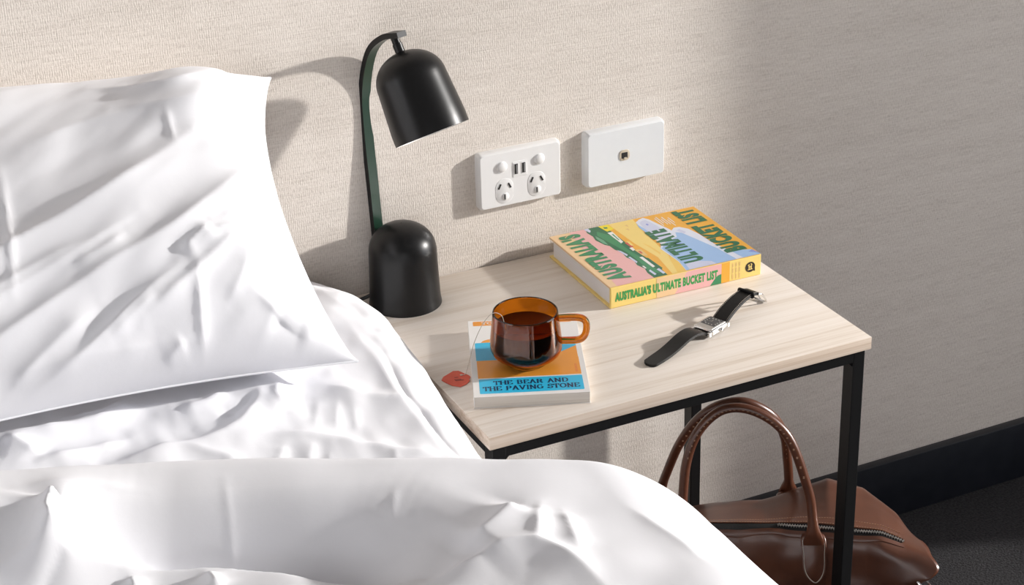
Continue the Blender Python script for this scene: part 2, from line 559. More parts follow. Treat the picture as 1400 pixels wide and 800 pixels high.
box('front_rail', (fx0 + LW, fx1 - LW, fy0 + .0003, fy0 + .016, ZU - BH, ZU - .0005), M_STEEL, table, bev=.001)
box('back_rail', (fx0 + LW, bx1 - LW, fy1 - .0163, fy1 - .0003, ZU - BH, ZU - .0005), M_STEEL, table, bev=.001)
box('side_rail', (fx0 + .0003, fx0 + LW - .0003, fy0 + LDp, fy1 - LDp, ZU - BH, ZU - .0005), M_STEEL, table, bev=.001)
def skewrail():
    v = []
    for z in (ZU - BH, ZU - .0005):
        v += [(fx1 - LW, fy0 + LDp, z), (fx1, fy0 + LDp, z), (bx1, fy1 - LDp, z), (bx1 - LW, fy1 - LDp, z)]
    return v, [(3, 2, 1, 0), (4, 5, 6, 7), (0, 1, 5, 4), (1, 2, 6, 5), (2, 3, 7, 6), (3, 0, 4, 7)]
v, f = skewrail(); from_data('side_rail', v, f, M_STEEL, table)
prism('corner_gusset', [(fx0 + LW, ZU - BH), (fx0 + LW + .006, ZU - BH), (fx0 + LW, ZU - BH - .006)], fy0 + .002, fy0 + .014, M_STEEL, table, xf=lambda x, y, z: (x, z, y))
prism('corner_gusset', [(fx1 - LW, ZU - BH), (fx1 - LW - .006, ZU - BH), (fx1 - LW, ZU - BH - .006)], fy0 + .002, fy0 + .014, M_STEEL, table, xf=lambda x, y, z: (x, z, y))

# ================================================================== bed
bed = thing('bed', 'wide low bed base and mattress under the white bedding', 'bed', (-.9, -1, 0))
bed_off = Vector((.9, 1, 0))
b1 = box('bed_base', (-1.35, -.07, -1.95, -.03, .06, .33), noisy('grey_upholstery', (.16, .15, .15), (.2, .19, .19), 300, .9, bstr=.2), bed, bev=.01); b1.location = bed_off
b2 = box('mattress', (-1.33, -.085, -1.93, -.03, .332, .565), noisy('mattress_ticking', (.7, .7, .7), (.78, .78, .78), 200, .9), bed, bev=.03, seg=4); b2.location = bed_off
for lx in (-1.25, -.2):
    for ly in (-1.85, -.15):
        l_ = lathe('bed_leg', [(0, 0), (.022, 0), (.026, .06), (0, .06)], M_STEEL, bed, 20); l_.location = Vector((lx, ly, 0)) + bed_off

# ---- sheet
SHEET = [
    ([(-0.214, -0.287), (-0.245, -0.336), (-0.292, -0.366), (-0.356, -0.366), (-0.43, -0.366)], 0.014, 0.03, 0.018),
    ([(-0.15, -0.314), (-0.129, -0.342), (-0.092, -0.369), (-0.065, -0.385)], 0.009, 0.016, 0.022),
    ([(-0.255, -0.374), (-0.198, -0.402), (-0.152, -0.434), (-0.113, -0.464), (-0.065, -0.494)], 0.01, 0.014, 0.025),
    ([(-0.062, -0.271), (-0.072, -0.366), (-0.065, -0.398), (-0.063, -0.452), (-0.057, -0.501)], -0.005, 0.006, 0.006),
    ([(-0.071, -0.256), (-0.083, -0.362), (-0.08, -0.407), (-0.08, -0.462)], 0.003, 0.012, 0.01),
    ([(-0.149, -0.345), (-0.169, -0.395)], 0.0025, 0.007, 0.007),
    ([(-0.136, -0.362), (-0.15, -0.405)], 0.0025, 0.007, 0.007),
    ([(-0.169, -0.336), (-0.191, -0.386)], 0.0025, 0.009, 0.008),
    ([(-0.505, -0.268), (-0.454, -0.278), (-0.409, -0.28), (-0.363, -0.271), (-0.321, -0.276)], 0.013, 0.014, 0.018),
    ([(-0.256, -0.287), (-0.285, -0.299), (-0.319, -0.299)], 0.009, 0.012, 0.012),
    ([(-0.377, -0.323), (-0.425, -0.33), (-0.487, -0.33)], 0.01, 0.014, 0.014),
    ([(-0.473, -0.323), (-0.494, -0.287), (-0.508, -0.283)], 0.011, 0.016, 0.014),
    ([(-0.197, -0.294), (-0.21, -0.323), (-0.2, -0.342)], 0.007, 0.01, 0.01),
    ([(-0.281, -0.328), (-0.252, -0.319), (-0.229, -0.299)], -0.006, 0.012, 0.012),
    ([(-0.431, -0.259), (-0.391, -0.266), (-0.36, -0.252)], 0.007, 0.009, 0.009),
    ([(-0.334, -0.369), (-0.277, -0.419)], 0.007, 0.012, 0.012),
    ([(-0.232, -0.405), (-0.25, -0.431)], 0.004, 0.008, 0.01),
    ([(-0.201, -0.41), (-0.222, -0.443)], 0.003, 0.008, 0.01),
    ([(-0.127, -0.455), (-0.133, -0.477)], 0.002, 0.006, 0.006),
    ([(-0.191, -0.431), (-0.203, -0.453)], 0.002, 0.006, 0.006),
    ([(-0.076, -0.177), (-0.079, -0.302), (-0.082, -0.391)], 0.003, 0.014, 0.014),
]
NP, NY = 420, 420
pp = np.r_[np.linspace(0.35, 1, 300, endpoint=False), np.linspace(1, 2, 60, endpoint=False), np.linspace(2, 3, 40)]
yy = np.linspace(-1.25, -.006, 330)
PG, YG = np.meshgrid(pp, yy, indexing='ij')
B = sheet_pos(PG, YG)
# flattened lateral coordinate, so folds carry on over the edge
XA = B[..., 0] + np.clip(PG - 1, 0, 1) * .035 + np.clip(PG - 2, 0, 1) * .27
D = 0.006 * vnoise(XA * 9 + 3, YG * 7, 3) + 0.004 * vnoise(XA * 22, YG * 18 + 5, 4) + 0.0012 * vnoise(XA * 60, YG * 45, 8)
for pts, amp, wl, wr in SHEET: D = D + crease(XA, YG, pts, amp, wl, wr)
D = D * sstep(-.01, -.06, YG) * (1 - .75 * sstep(1.0, 2.2, PG))
V = sheet_pos(PG, YG, D)
V[..., 0] += .010 * vnoise(YG * 6, PG * 2, 12) * sstep(1.2, 2.5, PG) - .008 * sstep(1.3, 2.2, PG)
sheet = soft('bed_sheet', V, grid_faces(len(pp), len(yy)), M_COTTON, flip=True)
tag(sheet, 'rumpled white cotton sheet tucked over the mattress between the pillow and the duvet', 'sheet')

# ---- pillow
PILLOW = [
    ([(0.476, 0.141), (0.364, 0.173), (0.284, 0.195), (0.197, 0.227), (0.141, 0.255)], 0.0182, 0.03, 0.014),
    ([(0.478, 0.054), (0.382, 0.085), (0.327, 0.103), (0.26, 0.125), (0.174, 0.153), (0.077, 0.21)], 0.0168, 0.026, 0.014),
    ([(0.446, 0.101), (0.359, 0.127), (0.285, 0.149), (0.217, 0.174)], 0.0084, 0.014, 0.01),
    ([(0.381, 0.025), (0.311, 0.047), (0.231, 0.088), (0.175, 0.112)], 0.014, 0.02, 0.01),
    ([(0.235, 0.067), (0.173, 0.097), (0.105, 0.135)], 0.0112, 0.014, 0.009),
    ([(0.393, 0.03), (0.342, 0.059), (0.275, 0.091)], 0.0098, 0.016, 0.012),
    ([(0.217, 0.029), (0.193, 0.042)], 0.0084, 0.01, 0.006),
    ([(0.172, 0.101), (0.175, 0.055), (0.175, 0.024)], 0.0056, 0.006, 0.005),
    ([(0.189, 0.116), (0.148, 0.14)], 0.0098, 0.01, 0.006),
    ([(0.174, 0.117), (0.141, 0.131), (0.108, 0.132), (0.082, 0.123)], 0.007, 0.01, 0.007),
    ([(0.1, 0.047), (0.077, 0.029), (0.058, 0.019)], -0.0112, 0.014, 0.01),
    ([(0.043, 0.012), (0.078, 0.032), (0.114, 0.068)], 0.007, 0.012, 0.01),
    ([(0.344, 0.267), (0.352, 0.183), (0.361, 0.12)], 0.0031, 0.004, 0.004),
    ([(0.162, 0.288), (0.163, 0.248)], 0.0025, 0.004, 0.004),
    ([(0.229, 0.362), (0.157, 0.328), (0.099, 0.331)], 0.0056, 0.008, 0.01),
    ([(0.217, 0.312), (0.15, 0.296), (0.092, 0.295)], 0.0042, 0.01, 0.01),
    ([(0.429, 0.116), (0.34, 0.144), (0.3, 0.153), (0.268, 0.156)], 0.0056, 0.009, 0.006),
    ([(0.301, 0.132), (0.264, 0.142), (0.234, 0.155)], 0.0056, 0.009, 0.006),
    ([(0.148, 0.138), (0.111, 0.154), (0.054, 0.188)], 0.0056, 0.01, 0.008),
    ([(0.143, 0.121), (0.106, 0.105), (0.068, 0.085)], 0.0042, 0.01, 0.008),
    ([(0.273, 0.057), (0.24, 0.074), (0.218, 0.086)], 0.0056, 0.009, 0.006),
    ([(0.147, 0.061), (0.128, 0.082), (0.109, 0.109)], 0.0042, 0.01, 0.008),
    ([(0.317, 0.293), (0.243, 0.305), (0.18, 0.296)], 0.0042, 0.014, 0.01),
    ([(0.062, 0.23), (0.103, 0.186), (0.144, 0.155)], 0.0056, 0.012, 0.012),
    ([(0.067, 0.12), (0.059, 0.081), (0.043, 0.028)], -0.0056, 0.015, 0.012),
    ([(0.346, 0.033), (0.276, 0.041), (0.221, 0.046)], 0.007, 0.014, 0.01),
]
n, m_ = 300, 180
aa = np.sin(np.linspace(-1, 1, n) * PI / 2 * .98) / math.sin(PI / 2 * .98)
bb = np.sin(np.linspace(-1, 1, m_) * PI / 2 * .98) / math.sin(PI / 2 * .98)
A, Bb = np.meshgrid(aa, bb, indexing='ij')
u, v, w = pillow_uvw(A, Bb, 0.125)
d = 0.0030 * vnoise(u * 14 + v * 20, v * 16 - u * 5, 21) + 0.0018 * vnoise(u * 30 + v * 45, v * 26 - u * 10, 22)
for pts, amp, wl, wr in PILLOW: d = d + crease(u, v, pts, amp, wl, wr)
rim = np.minimum(1, np.minimum((1 - A**2) * 6, (1 - Bb**2) * 4))
w = w + d * rim
puck = 0.0 * np.sin(u * 140 + 3 * np.sin(u * 23)) * np.exp(-((1 - np.abs(Bb)) / .10)) * (1 - A**2)
w = w + puck
front = pillow_pos(u, v, w)
u2, v2, w2 = pillow_uvw(A, Bb, -0.070)
back = pillow_pos(u, v, w2 + puck)
Vv = np.concatenate([front.reshape(-1, 3), back.reshape(-1, 3)])
G = grid_faces(n, m_)
F = np.concatenate([G, G[:, ::-1] + n * m_])
bm = bmesh.new()
me = bpy.data.meshes.new('tmp'); me.from_pydata(Vv.tolist(), [], F.tolist()); bm.from_mesh(me)
bmesh.ops.remove_doubles(bm, verts=bm.verts[:], dist=1e-5)
me2 = bpy.data.meshes.new('pillow'); bmesh.ops.recalc_face_normals(bm, faces=bm.faces[:]); bm.to_mesh(me2); bm.free()
pillow = link('pillow', me2, M_COTTON, None, 'all')
tag(pillow, 'plump white pillow in a creased cotton case leaning against the wall', 'pillow')
# stitched seam all round the case
ring = [pillow_pos(np.array(x), np.array(y), np.array(0.0) + z) for x, y, z in
        [(u[i, 0], v[i, 0], puck[i, 0]) for i in range(0, n, 2)] + [(u[-1, j], v[-1, j], puck[-1, j]) for j in range(0, m_, 2)] +
        [(u[i, -1], v[i, -1], puck[i, -1]) for i in range(n - 1, -1, -2)] + [(u[0, j], v[0, j], puck[0, j]) for j in range(m_ - 1, 0, -2)]]
tube('seam', ring, .0016, M_COTTON, pillow, 6, closed=True)

# ---- duvet
DUVET = [
    ([(-0.522, -0.613), (-0.443, -0.647), (-0.37, -0.688), (-0.294, -0.754), (-0.244, -0.816)], -0.06, 0.042, 0.04),
    ([(-0.642, -0.62), (-0.575, -0.632), (-0.519, -0.645), (-0.423, -0.681), (-0.364, -0.714), (-0.305, -0.78), (-0.274, -0.824)], 0.03, 0.022, 0.03),
    ([(-0.26, -0.836), (-0.213, -0.842), (-0.179, -0.845), (-0.151, -0.859), (-0.134, -0.896), (-0.128, -0.935)], 0.016, 0.016, 0.03),
    ([(-0.12, -0.795), (-0.154, -0.856)], 0.008, 0.011, 0.009),
    ([(-0.106, -0.812), (-0.123, -0.876)], 0.008, 0.01, 0.012),
    ([(-0.505, -0.6), (-0.524, -0.625), (-0.516, -0.647)], 0.045, 0.018, 0.022),
    ([(-0.134, -0.79), (-0.173, -0.81), (-0.21, -0.819)], 0.022, 0.03, 0.03),
    ([(-0.359, -0.619), (-0.37, -0.66), (-0.384, -0.697)], 0.0012, 0.004, 0.004),
    ([(-0.046, -0.829), (-0.026, -0.894), (-0.023, -0.927)], 0.003, 0.012, 0.01),
    ([(-0.468, -0.672), (-0.468, -0.691)], 0.01, 0.01, 0.01),
    ([(-0.406, -0.696), (-0.404, -0.728)], 0.01, 0.01, 0.01),
    ([(-0.224, -0.705), (-0.241, -0.735)], 0.0012, 0.004, 0.005),
    ([(-0.538, -0.566), (-0.477, -0.584), (-0.429, -0.601)], 0.004, 0.012, 0.008),
]
pp = np.r_[np.linspace(0.3, 1, 330, endpoint=False), np.linspace(1, 2, 90, endpoint=False), np.linspace(2, 3, 50)]
tt = np.r_[np.linspace(0, .05, 24, endpoint=False)**1, np.linspace(.05, .62, 240)]
tt[:24] = .05 * (np.linspace(0, 1, 24, endpoint=False) ** 1.8)
PG, TG = np.meshgrid(pp, tt, indexing='ij')
B = duvet_pos(PG, TG)
XA = B[..., 0] + np.clip(PG - 1, 0, 1) * .06 + np.clip(PG - 2, 0, 1) * .3
YA = B[..., 1]
D = 0.004 * vnoise(XA * 8, YA * 8, 31) + 0.0022 * vnoise(XA * 20 + 2, YA * 22, 32)
for pts, amp, wl, wr in DUVET: D = D + crease(XA, YA, pts, amp, wl, wr)
D = D * (0.25 + .75 * sstep(0, .05, TG)) * (1 - .5 * sstep(1.5, 2.6, PG))
V = duvet_pos(PG, TG, D)
V[..., 0] += .018 * vnoise(YA * 7, PG * 1.5, 35) * sstep(1.5, 2.6, PG)
duvet = soft('duvet', V, grid_faces(len(pp), len(tt)), M_COTTON, flip=False)
tag(duvet, 'thick white duvet turned back across the bed and hanging over its side', 'duvet')

# ================================================================== desk lamp
LC = Vector((.055, -.0505, H))
lamp = thing('table_lamp', 'matt black metal table lamp with a domed shade on a curved flat arm', 'lamp', LC, 0)
th = math.radians(20)
hd = Vector((math.sin(th), -math.cos(th), 0)); td = Vector((math.cos(th), math.sin(th), 0))
def dome(rb, rt, h, n=18, flare=0.0):
    """Capsule profile: slightly flared wall and rounded top."""
    out = [(rb + flare, 0.0), (rb + flare, .0012), (rb + flare * .3, .007), (rb, .014)]
    zc = h - rt * .92
    out += [(rb + (rt - rb) * k / 4, .014 + (zc - .014) * k / 4) for k in range(1, 5)]
    out += [(rt * math.cos(a), zc + rt * .92 * math.sin(a) ** .9) for a in [PI / 2 * k / n for k in range(1, n)]]
    out.append((0.0005, h))
    return out
bp_ = dome(.0455, .0435, .111, flare=.0015)
lathe('base', [(0, 0)] + bp_, M_BLACKMETAL, lamp, 72)
# arm: flat bar rising behind the base and bending over to the front
path2 = [(-.0435, .03), (-.0500, .14), (-.0555, .235), (-.0528, .285), (-.0370, .330), (-.0100, .354), (.0200, .3635)]
sp = spline([(a, 0, z) for a, z in path2], 60)
path = [hd * p[0] + Vector((0, 0, p[2])) for p in sp]
arm = tube('arm', path, 0, M_BLACKMETAL, lamp, updir=td, section=[(.0035, .0072), (-.0035, .0072), (-.0035, -.0072), (.0035, -.0072)])
arm.data.materials.append(noisy('dark_green_satin', (.006, .026, .015), (.007, .031, .018), 80, .30))
for p in arm.data.polygons:
    if len(p.vertices) == 4 and p.normal.dot(hd) - p.normal.z * .9 > .72: p.material_index = 1
# shade
axis = (hd * math.sin(math.radians(28.5)) - Vector((0, 0, 1)) * math.cos(math.radians(28.5))).normalized()
sh_top = hd * .0155 + Vector((0, 0, .3405))
SHH = .106
outer = dome(.0475, .0440, SHH)
inner = [(max(r - .0016, 0.0005), min(z, SHH - .0018)) for r, z in outer]
q = Vector((0, 0, 1)).rotation_difference(-axis)
shade = lathe('shade', outer[0:] , M_BLACKMETAL, lamp, 72)
lin = lathe('shade_lining', [(.0475, 0.0)] + inner, mat('white_enamel', (.8, .78, .75), .4), lamp, 72)
lin['label'] = 'white inside of the shade'
for o in (shade, lin):
    o.rotation_mode = 'QUATERNION'; o.rotation_quaternion = q
    o.location = sh_top + axis * SHH
joint = lathe('swivel_joint', [(0, -.004), (.006, -.004), (.0062, .010), (.0052, .0105), (.0052, .018), (0, .018)], M_BLACKMETAL, lamp, 24)
joint.rotation_mode = 'QUATERNION'; joint.rotation_quaternion = q; joint.location = sh_top
bulb = lathe('bulb', [(.0005, -.03), (.012, -.027), (.018, -.018), (.02, -.006), (.016, .01), (.011, .022), (.011, .034), (.0005, .034)], mat('frosted_bulb', (.85, .85, .83), .3), lamp, 24)
bulb.rotation_mode = 'QUATERNION'; bulb.rotation_quaternion = q; bulb.location = sh_top + axis * .062
tube('power_cord', [Vector(p) - LC for p in spline([(.020, -.030, H + .012), (.010, -.027, H + .007), (.000, -.025, H + .0045), (-.012, -.024, H + .0035)], 24)], .0024, M_DARK, lamp, 8)

# ================================================================== wall plates
def wall_plate(name, label, x, z, wd, ht, dep, m):
    t = thing(name, label, 'wall socket' if 'power' in name else 'wall plate', (x, 0, z))
    P = rrect(wd + .006, ht + .006, .005, 5)
    bm = bmesh.new()
    rings = []
    for (s, y) in ((1.0, 0), (1.0, -dep * .55), (.985, -dep * .85), (.958, -dep)):
        rings.append([bm.verts.new((px * s, y, pz * (1 - (1 - s) * 1.4))) for px, pz in P])
    n = len(P)
    for a, b in zip(rings[:-1], rings[1:]):
        for i in range(n): bm.faces.new((a[i], a[(i+1) % n], b[(i+1) % n], b[i]))
    bm.faces.new(rings[-1])
    from_bm('plate', bm, m, t, 28)
    return t
PD = .0125
pw, ph = .114, .0725
s1 = wall_plate('power_point', 'white double power point with two round switches and USB sockets on the wall', .1851 + pw/2, H + .1598 - ph/2, pw, ph, PD, M_PLASTIC)
ox, oz = -pw/2, ph/2
def disc(name, x, z, r, d0, d1, m, parent, n=28, bev=.001):
    o = lathe(name, [(0, d0), (r, d0), (r, d1 - bev), (r - bev, d1), (0, d1)], m, parent, n)
    o.rotation_euler = (PI / 2, 0, 0); o.location = (ox + x, 0, oz + z)
    return o
for x, z in ((.030, -.0183), (.0845, -.0173)):
    sw = disc('switch', x, z, .0072, PD - .001, PD + .0024, M_PLASTIC, s1)
    disc('rocker_ring', x, z, .0082, PD - .001, PD + .0006, M_PLASTIC, s1)
bm = bmesh.new()
fr = box('usb_housing', (ox + .0455, ox + .0665, -PD - .0006, -PD + .002, oz - .036, oz - .0145), M_PLASTIC, s1, bev=.0005)
for x in (.0502, .0612):
    u_ = box('usb_port', (ox + x - .0034, ox + x + .0034, -PD - .0010, -PD + .001, oz - .0325, oz - .0165), M_PLASTIC, s1, bev=.0003)
    box('slot', (ox + x - .0023, ox + x + .0023, -PD - .0014, -PD, oz - .0315, oz - .0175), M_DARK, u_)
    box('contact_tongue', (ox + x + .0002, ox + x + .0014, -PD - .0017, -PD, oz - .0305, oz - .0185), mat('grey_contact', (.35, .35, .36), .4), u_)
for cx, cz in ((.0330, -.0525), (.0800, -.0518)):
    so = prism('socket_outlet', [(ox + cx + a, oz + cz + b) for a, b in rrect(.0255, .0345, .0115, 6)], PD - .001, PD + .0004, M_PLASTIC, s1, bev=.0003, xf=lambda x, y, z: (x, -z, y))
    for k, (dx, dz, ang) in enumerate(((-.0072, .0072, -28), (.0072, .0068, 28))):
        a = math.radians(ang); c_, s_ = math.cos(a), math.sin(a)
        pts = [(-.0011, -.0038), (.0011, -.0038), (.0011, .0038), (-.0011, .0038)]
        prism('pin_slot', [(ox + cx + dx + c_*p - s_*r, oz + cz + dz + s_*p + c_*r) for p, r in pts], PD, PD + .0010, M_DARK, so, xf=lambda x, y, z: (x, -z, y))
    disc('earth_shutter', cx + .0010, cz - .0080, .0050, PD, PD + .0013, M_PLASTIC, so, bev=.0003)
    prism('pin_slot', [(ox + cx + a - .0002, oz + cz - .0080 + b) for a, b in ((-.0011, -.0037), (.0008, -.0037), (.0008, .0037), (-.0011, .0037))], PD, PD + .0016, M_DARK, so, xf=lambda x, y, z: (x, -z, y))
s2 = wall_plate('data_wall_plate', 'plain white wall plate with one small cream jack hole in its middle', .3417 + pw/2, H + .1604 - ph/2, pw, ph, PD + .003, M_PLASTIC2)
jz = PD + .003
jk = prism('jack_surround', [(a - .003, b) for a, b in rrect(.0150, .0150, .005, 5)], jz - .001, jz + .0010, M_CREAM, s2, bev=.0004, xf=lambda x, y, z: (x, -z, y))
box('jack_hole', (-.0078, .0012, -jz - .0014, -jz, -.0044, .0040), M_DARK, jk, bev=.0003)
box('jack_key', (-.0045, -.0005, -jz - .0018, -jz, -.0065, -.0030), M_CREAM, jk, bev=.0003)

# ================================================================== hardback travel book
BT = .0300
bk_o = Vector((.2752, -.1968, H))
bk_x = (Vector((.4966, -.2014, 0)) - Vector((.2752, -.1968, 0))); BLn = bk_x.length; bk_x.normalize()
bk_y = Vector((-bk_x.y, bk_x.x, 0)); BWd = .1785
book = thing('hardback_book', 'thick hardback travel book with a yellow, pink and blue illustrated cover', 'book', bk_o, math.atan2(bk_x.y, bk_x.x))
CM = {'peach': (.86, .60, .34), 'pink': (.84, .47, .46), 'orange': (.86, .44, .055), 'yellow': (.90, .68, .22), 'dgreen': (.022, .16, .075),
      'green': (.05, .27, .12), 'lgreen': (.16, .40, .25), 'lav': (.62, .66, .84), 'blue': (.36, .55, .85), 'pale': (.74, .78, .90), 'white': (.85, .84, .82),
      'lemon': (.88, .72, .03), 'red': (.62, .12, .10), 'tan': (.80, .55, .22), 'brown': (.03, .022, .015), 'bviolet': (.28, .34, .72), 'sun': (.89, .60, .14), 'spinegreen': (.05, .34, .09)}
CN = list(CM); CMATS = [noisy('print_' + k, tuple(c * .97 for c in v), v, 40, .33) for k, v in CM.items()]
K = {k: i for i, k in enumerate(CN)}
CT = .0026
Mc = CMATS[K['peach']]; Ms = CMATS[K['yellow']]
box('front_board', (0, BLn, 0.0015, BWd, BT - CT, BT), Mc, book, bev=.0007)
box('back_board', (0, BLn, 0.0015, BWd, 0, CT), Ms, book, bev=.0007)
# rounded-over spine board
box('spine_board', (0, BLn, -.0004, .0032, .0004, BT - .0004), Ms, book, bev=.0012, seg=3)
box('page_block', (.0040, BLn - .004, .003, BWd - .0055, CT - .0002, BT - CT + .0002), M_PAGES, book)
tube('headband', [(.0034, .004 + .0006, CT + .002), (.0034, .004 + .0006, BT - CT - .002)], .0008, M_THREAD, book, 6)
cx_ = lambda c0, c1, lay: (c0 * BLn, c1 * BWd, BT + .0001 + lay * .00004)
W = lambda pts: pts
art = [
 ([(0.002, .004), (.10, .004), (.10, .998), (.002, .998)], K['peach'], 0),
 ([(.045, .004), (.30, .004), (.30, .25), (.29, .5), (.26, .7), (.25, .998), (.135, .998), (.085, .5)], K['pink'], 1),
 ([(.28, .004), (.998, .004), (.998, .998), (.25, .998)], K['orange'], 0),
 ([(.405, .004), (.485, .004), (.515, .38), (.54, .74), (.57, .998), (.40, .998), (.41, .6), (.44, .3)], K['yellow'], 1),
 ([(.44, .004), (.50, .004), (.53, .25), (.50, .28)], K['sun'], 2),
 ([(.455, .58), (.475, .50), (.485, .36), (.47, .33), (.465, .45)], K['sun'], 2),
 ([(.48, .92), (.495, .88), (.50, .93)], K['tan'], 2), ([(.46, .86), (.475, .82), (.48, .86)], K['tan'], 2),
 ([(.286, .004), (.373, .004), (.387, .21), (.373, .38), (.371, .59), (.369, .88), (.34, .998), (.245, .998), (.228, .93), (.236, .85), (.225, .78), (.243, .675), (.262, .64), (.265, .56), (.283, .5), (.275, .4), (.293, .33), (.280, .25), (.297, .17), (.283, .1)], K['dgreen'], 2),
 ([(.30, .10), (.35, .05), (.36, .30), (.335, .50), (.34, .80), (.29, .92), (.265, .85), (.285, .68), (.31, .5), (.315, .3)], K['green'], 3),
 ([(.245, .70), (.262, .66), (.268, .75), (.252, .85), (.24, .80)], K['lgreen'], 4),
 ([(.232, .998), (.245, .92), (.262, .95), (.262, .998)], K['lav'], 4),
 ([(.272, .55), (.288, .52), (.300, .44), (.286, .42)], K['lav'], 4),
 ([(.285, .40), (.298, .40), (.304, .30), (.291, .28)], K['lav'], 4),
 ([(.299, .22), (.310, .215), (.309, .17), (.300, .17)], K['white'], 4),
 ([(.302, .12), (.318, .14), (.322, .05), (.306, .04)], K['lav'], 4),
 ([(.330, .998), (.395, .998), (.40, .90), (.345, .88)], K['lemon'], 5),
 ([(.352, .965), (.375, .955), (.370, .93), (.350, .935)], K['green'], 6),
 ([(.338, .86), (.372, .86), (.362, .66), (.340, .64)], K['white'], 5),
 ([(.350, .82), (.362, .82), (.356, .70), (.347, .70)], K['lgreen'], 6),
 ([(.362, .64), (.385, .63), (.385, .55), (.365, .54)], K['red'], 5),
 ([(.380, .66), (.396, .64), (.392, .56), (.378, .57)], K['yellow'], 6),
 ([(.352, .54), (.372, .54), (.370, .49), (.352, .48)], K['white'], 5),
 ([(.365, .49), (.405, .48), (.40, .36), (.372, .37)], K['tan'], 5),
 ([(.375, .46), (.390, .45), (.388, .41), (.376, .41)], K['red'], 6),
 ([(.342, .36), (.363, .36), (.365, .17), (.346, .16)], K['white'], 5),
 ([(.368, .34), (.385, .32), (.392, .12), (.375, .10)], K['dgreen'], 5),
 ([(.352, .12), (.372, .13), (.376, .04), (.357, .03)], K['lav'], 5),
 # two smooth headlands
 ([(.554, .83), (.562, .93), (.596, .965), (.635, .985), (.655, .94), (.668, .86), (.69, .74), (.70, .66), (.72, .4), (.60, .35), (.545, .45), (.548, .66)], K['pale'], 3),
 ([(.568, .82), (.580, .91), (.605, .935), (.632, .94), (.645, .88), (.655, .80), (.66, .60), (.60, .50), (.56, .60)], K['lav'], 4),
 ([(.545, .83), (.556, .90), (.566, .80), (.566, .66), (.548, .62)], K['blue'], 5),
 ([(.600, .86), (.615, .875), (.618, .85), (.606, .835)], K['bviolet'], 5),
 ([(.496, .004), (.517, .16), (.51, .42), (.56, .52), (.66, .56), (.70, .674), (.730, .712), (.765, .705), (.80, .643), (.82, .512), (.828, .32), (.87, .12), (.90, .004)], K['pale'], 4),
 ([(.500, .004), (.522, .16), (.52, .42), (.58, .50), (.68, .55), (.705, .63), (.735, .60), (.765, .46), (.81, .24), (.835, .004)], K['blue'], 5),
 ([(.535, .10), (.60, .12), (.69, .06), (.70, .004), (.52, .004)], K['lav'], 6),
 ([(.725, .66), (.750, .67), (.765, .60), (.745, .58)], K['lav'], 6),
 ([(.88, .004), (.998, .004), (.985, .10), (.93, .13), (.86, .16)], K['blue'], 5),
 ([(.95, .075), (.998, .02), (.985, .10)], K['bviolet'], 6),
]
for i, (a, b) in enumerate(((.690, .93), (.706, .95), (.722, .90), (.738, .93), (.754, .87), (.770, .90))):
    art.append(([(a, b), (a + .006, b), (a + .006, b - .15 + .02 * (i % 3)), (a, b - .15 + .02 * (i % 3))], K['white'], 3))
flat('cover_illustration', art, CMATS, book, cx_)
MG = CMATS[K['dgreen']]
tx = lambda a, b, lay: cx_(-b, a, lay)      # reading direction runs from spine to fore-edge, head of the page towards c0 = 0
lettering('title_lettering', "AUSTRALIA'S", .085, .955, -.178, -.035, 9, CMATS[K['green']], book, tx, .065, 1.14)
lettering('title_lettering', 'ULTIMATE', .105, .735, -.672, -.535, 9, MG, book, tx, .065, 1.14)
lettering('title_lettering', 'BUCKET LIST', .125, .975, -.968, -.825, 9, MG, book, tx, .065, 1.14)
sx_ = lambda a, b, lay: (a * BLn, -.0006 - lay * .00004, b * BT)
spn = [([(.42, .03), (.745, .03), (.745, .97), (.50, .97)], K['pink'], 0), ([(.30, .03), (.42, .03), (.5, .97), (.30, .97)], K['peach'], 0),
       ([(.655, .03), (.73, .03), (.73, .48), (.705, .44), (.680, .26)], K['green'], 1), ([(.73, .03), (.785, .03), (.785, .97), (.73, .97)], K['orange'], 1)]
for k in range(3):
    a = .803 + k * .023
    for b0, b1 in ((.10, .34), (.40, .62), (.68, .86)):
        spn.append(([(a, b0), (a + .009, b0), (a + .009, b1), (a, b1)], K['tan'], 1))
flat('spine_print', spn, CMATS, book, sx_)
lettering('spine_lettering', "AUSTRALIA'S ULTIMATE BUCKET LIST", .030, .705, .30, .74, 2, CMATS[K['spinegreen']], book, sx_, .06, 1.10)
lg = [(.925 + .033 * math.cos(a), .5 + .033 * BLn / BT * math.sin(a)) for a in np.linspace(0, 2 * PI, 28, endpoint=False)]
gx = lambda x, y: (.925 + x * .033, .5 + y * .033 * BLn / BT)
em = [(lg, K['brown'], 1), ([gx(.55, -.80), gx(1.02, -.95), gx(.95, -.2)], K['brown'], 1)]
for s in ([(-.5, -.55), (.5, -.50), (.5, -.36), (-.5, -.42)], [(-.30, -.40), (-.12, -.40), (-.10, .3), (-.34, .28)], [(.06, -.38), (.30, -.38), (.34, .32), (.10, .30)], [(-.5, .35), (-.2, .62), (-.1, .48), (-.35, .25)], [(.05, .62), (.2, .70), (.45, .45), (.3, .32)], [(-.12, -.05), (.12, .0), (.12, .12), (-.12, .1)]):
    em.append(([gx(*p) for p in s], K['yellow'], 2))
flat('publisher_emblem', em, CMATS, book, sx_)

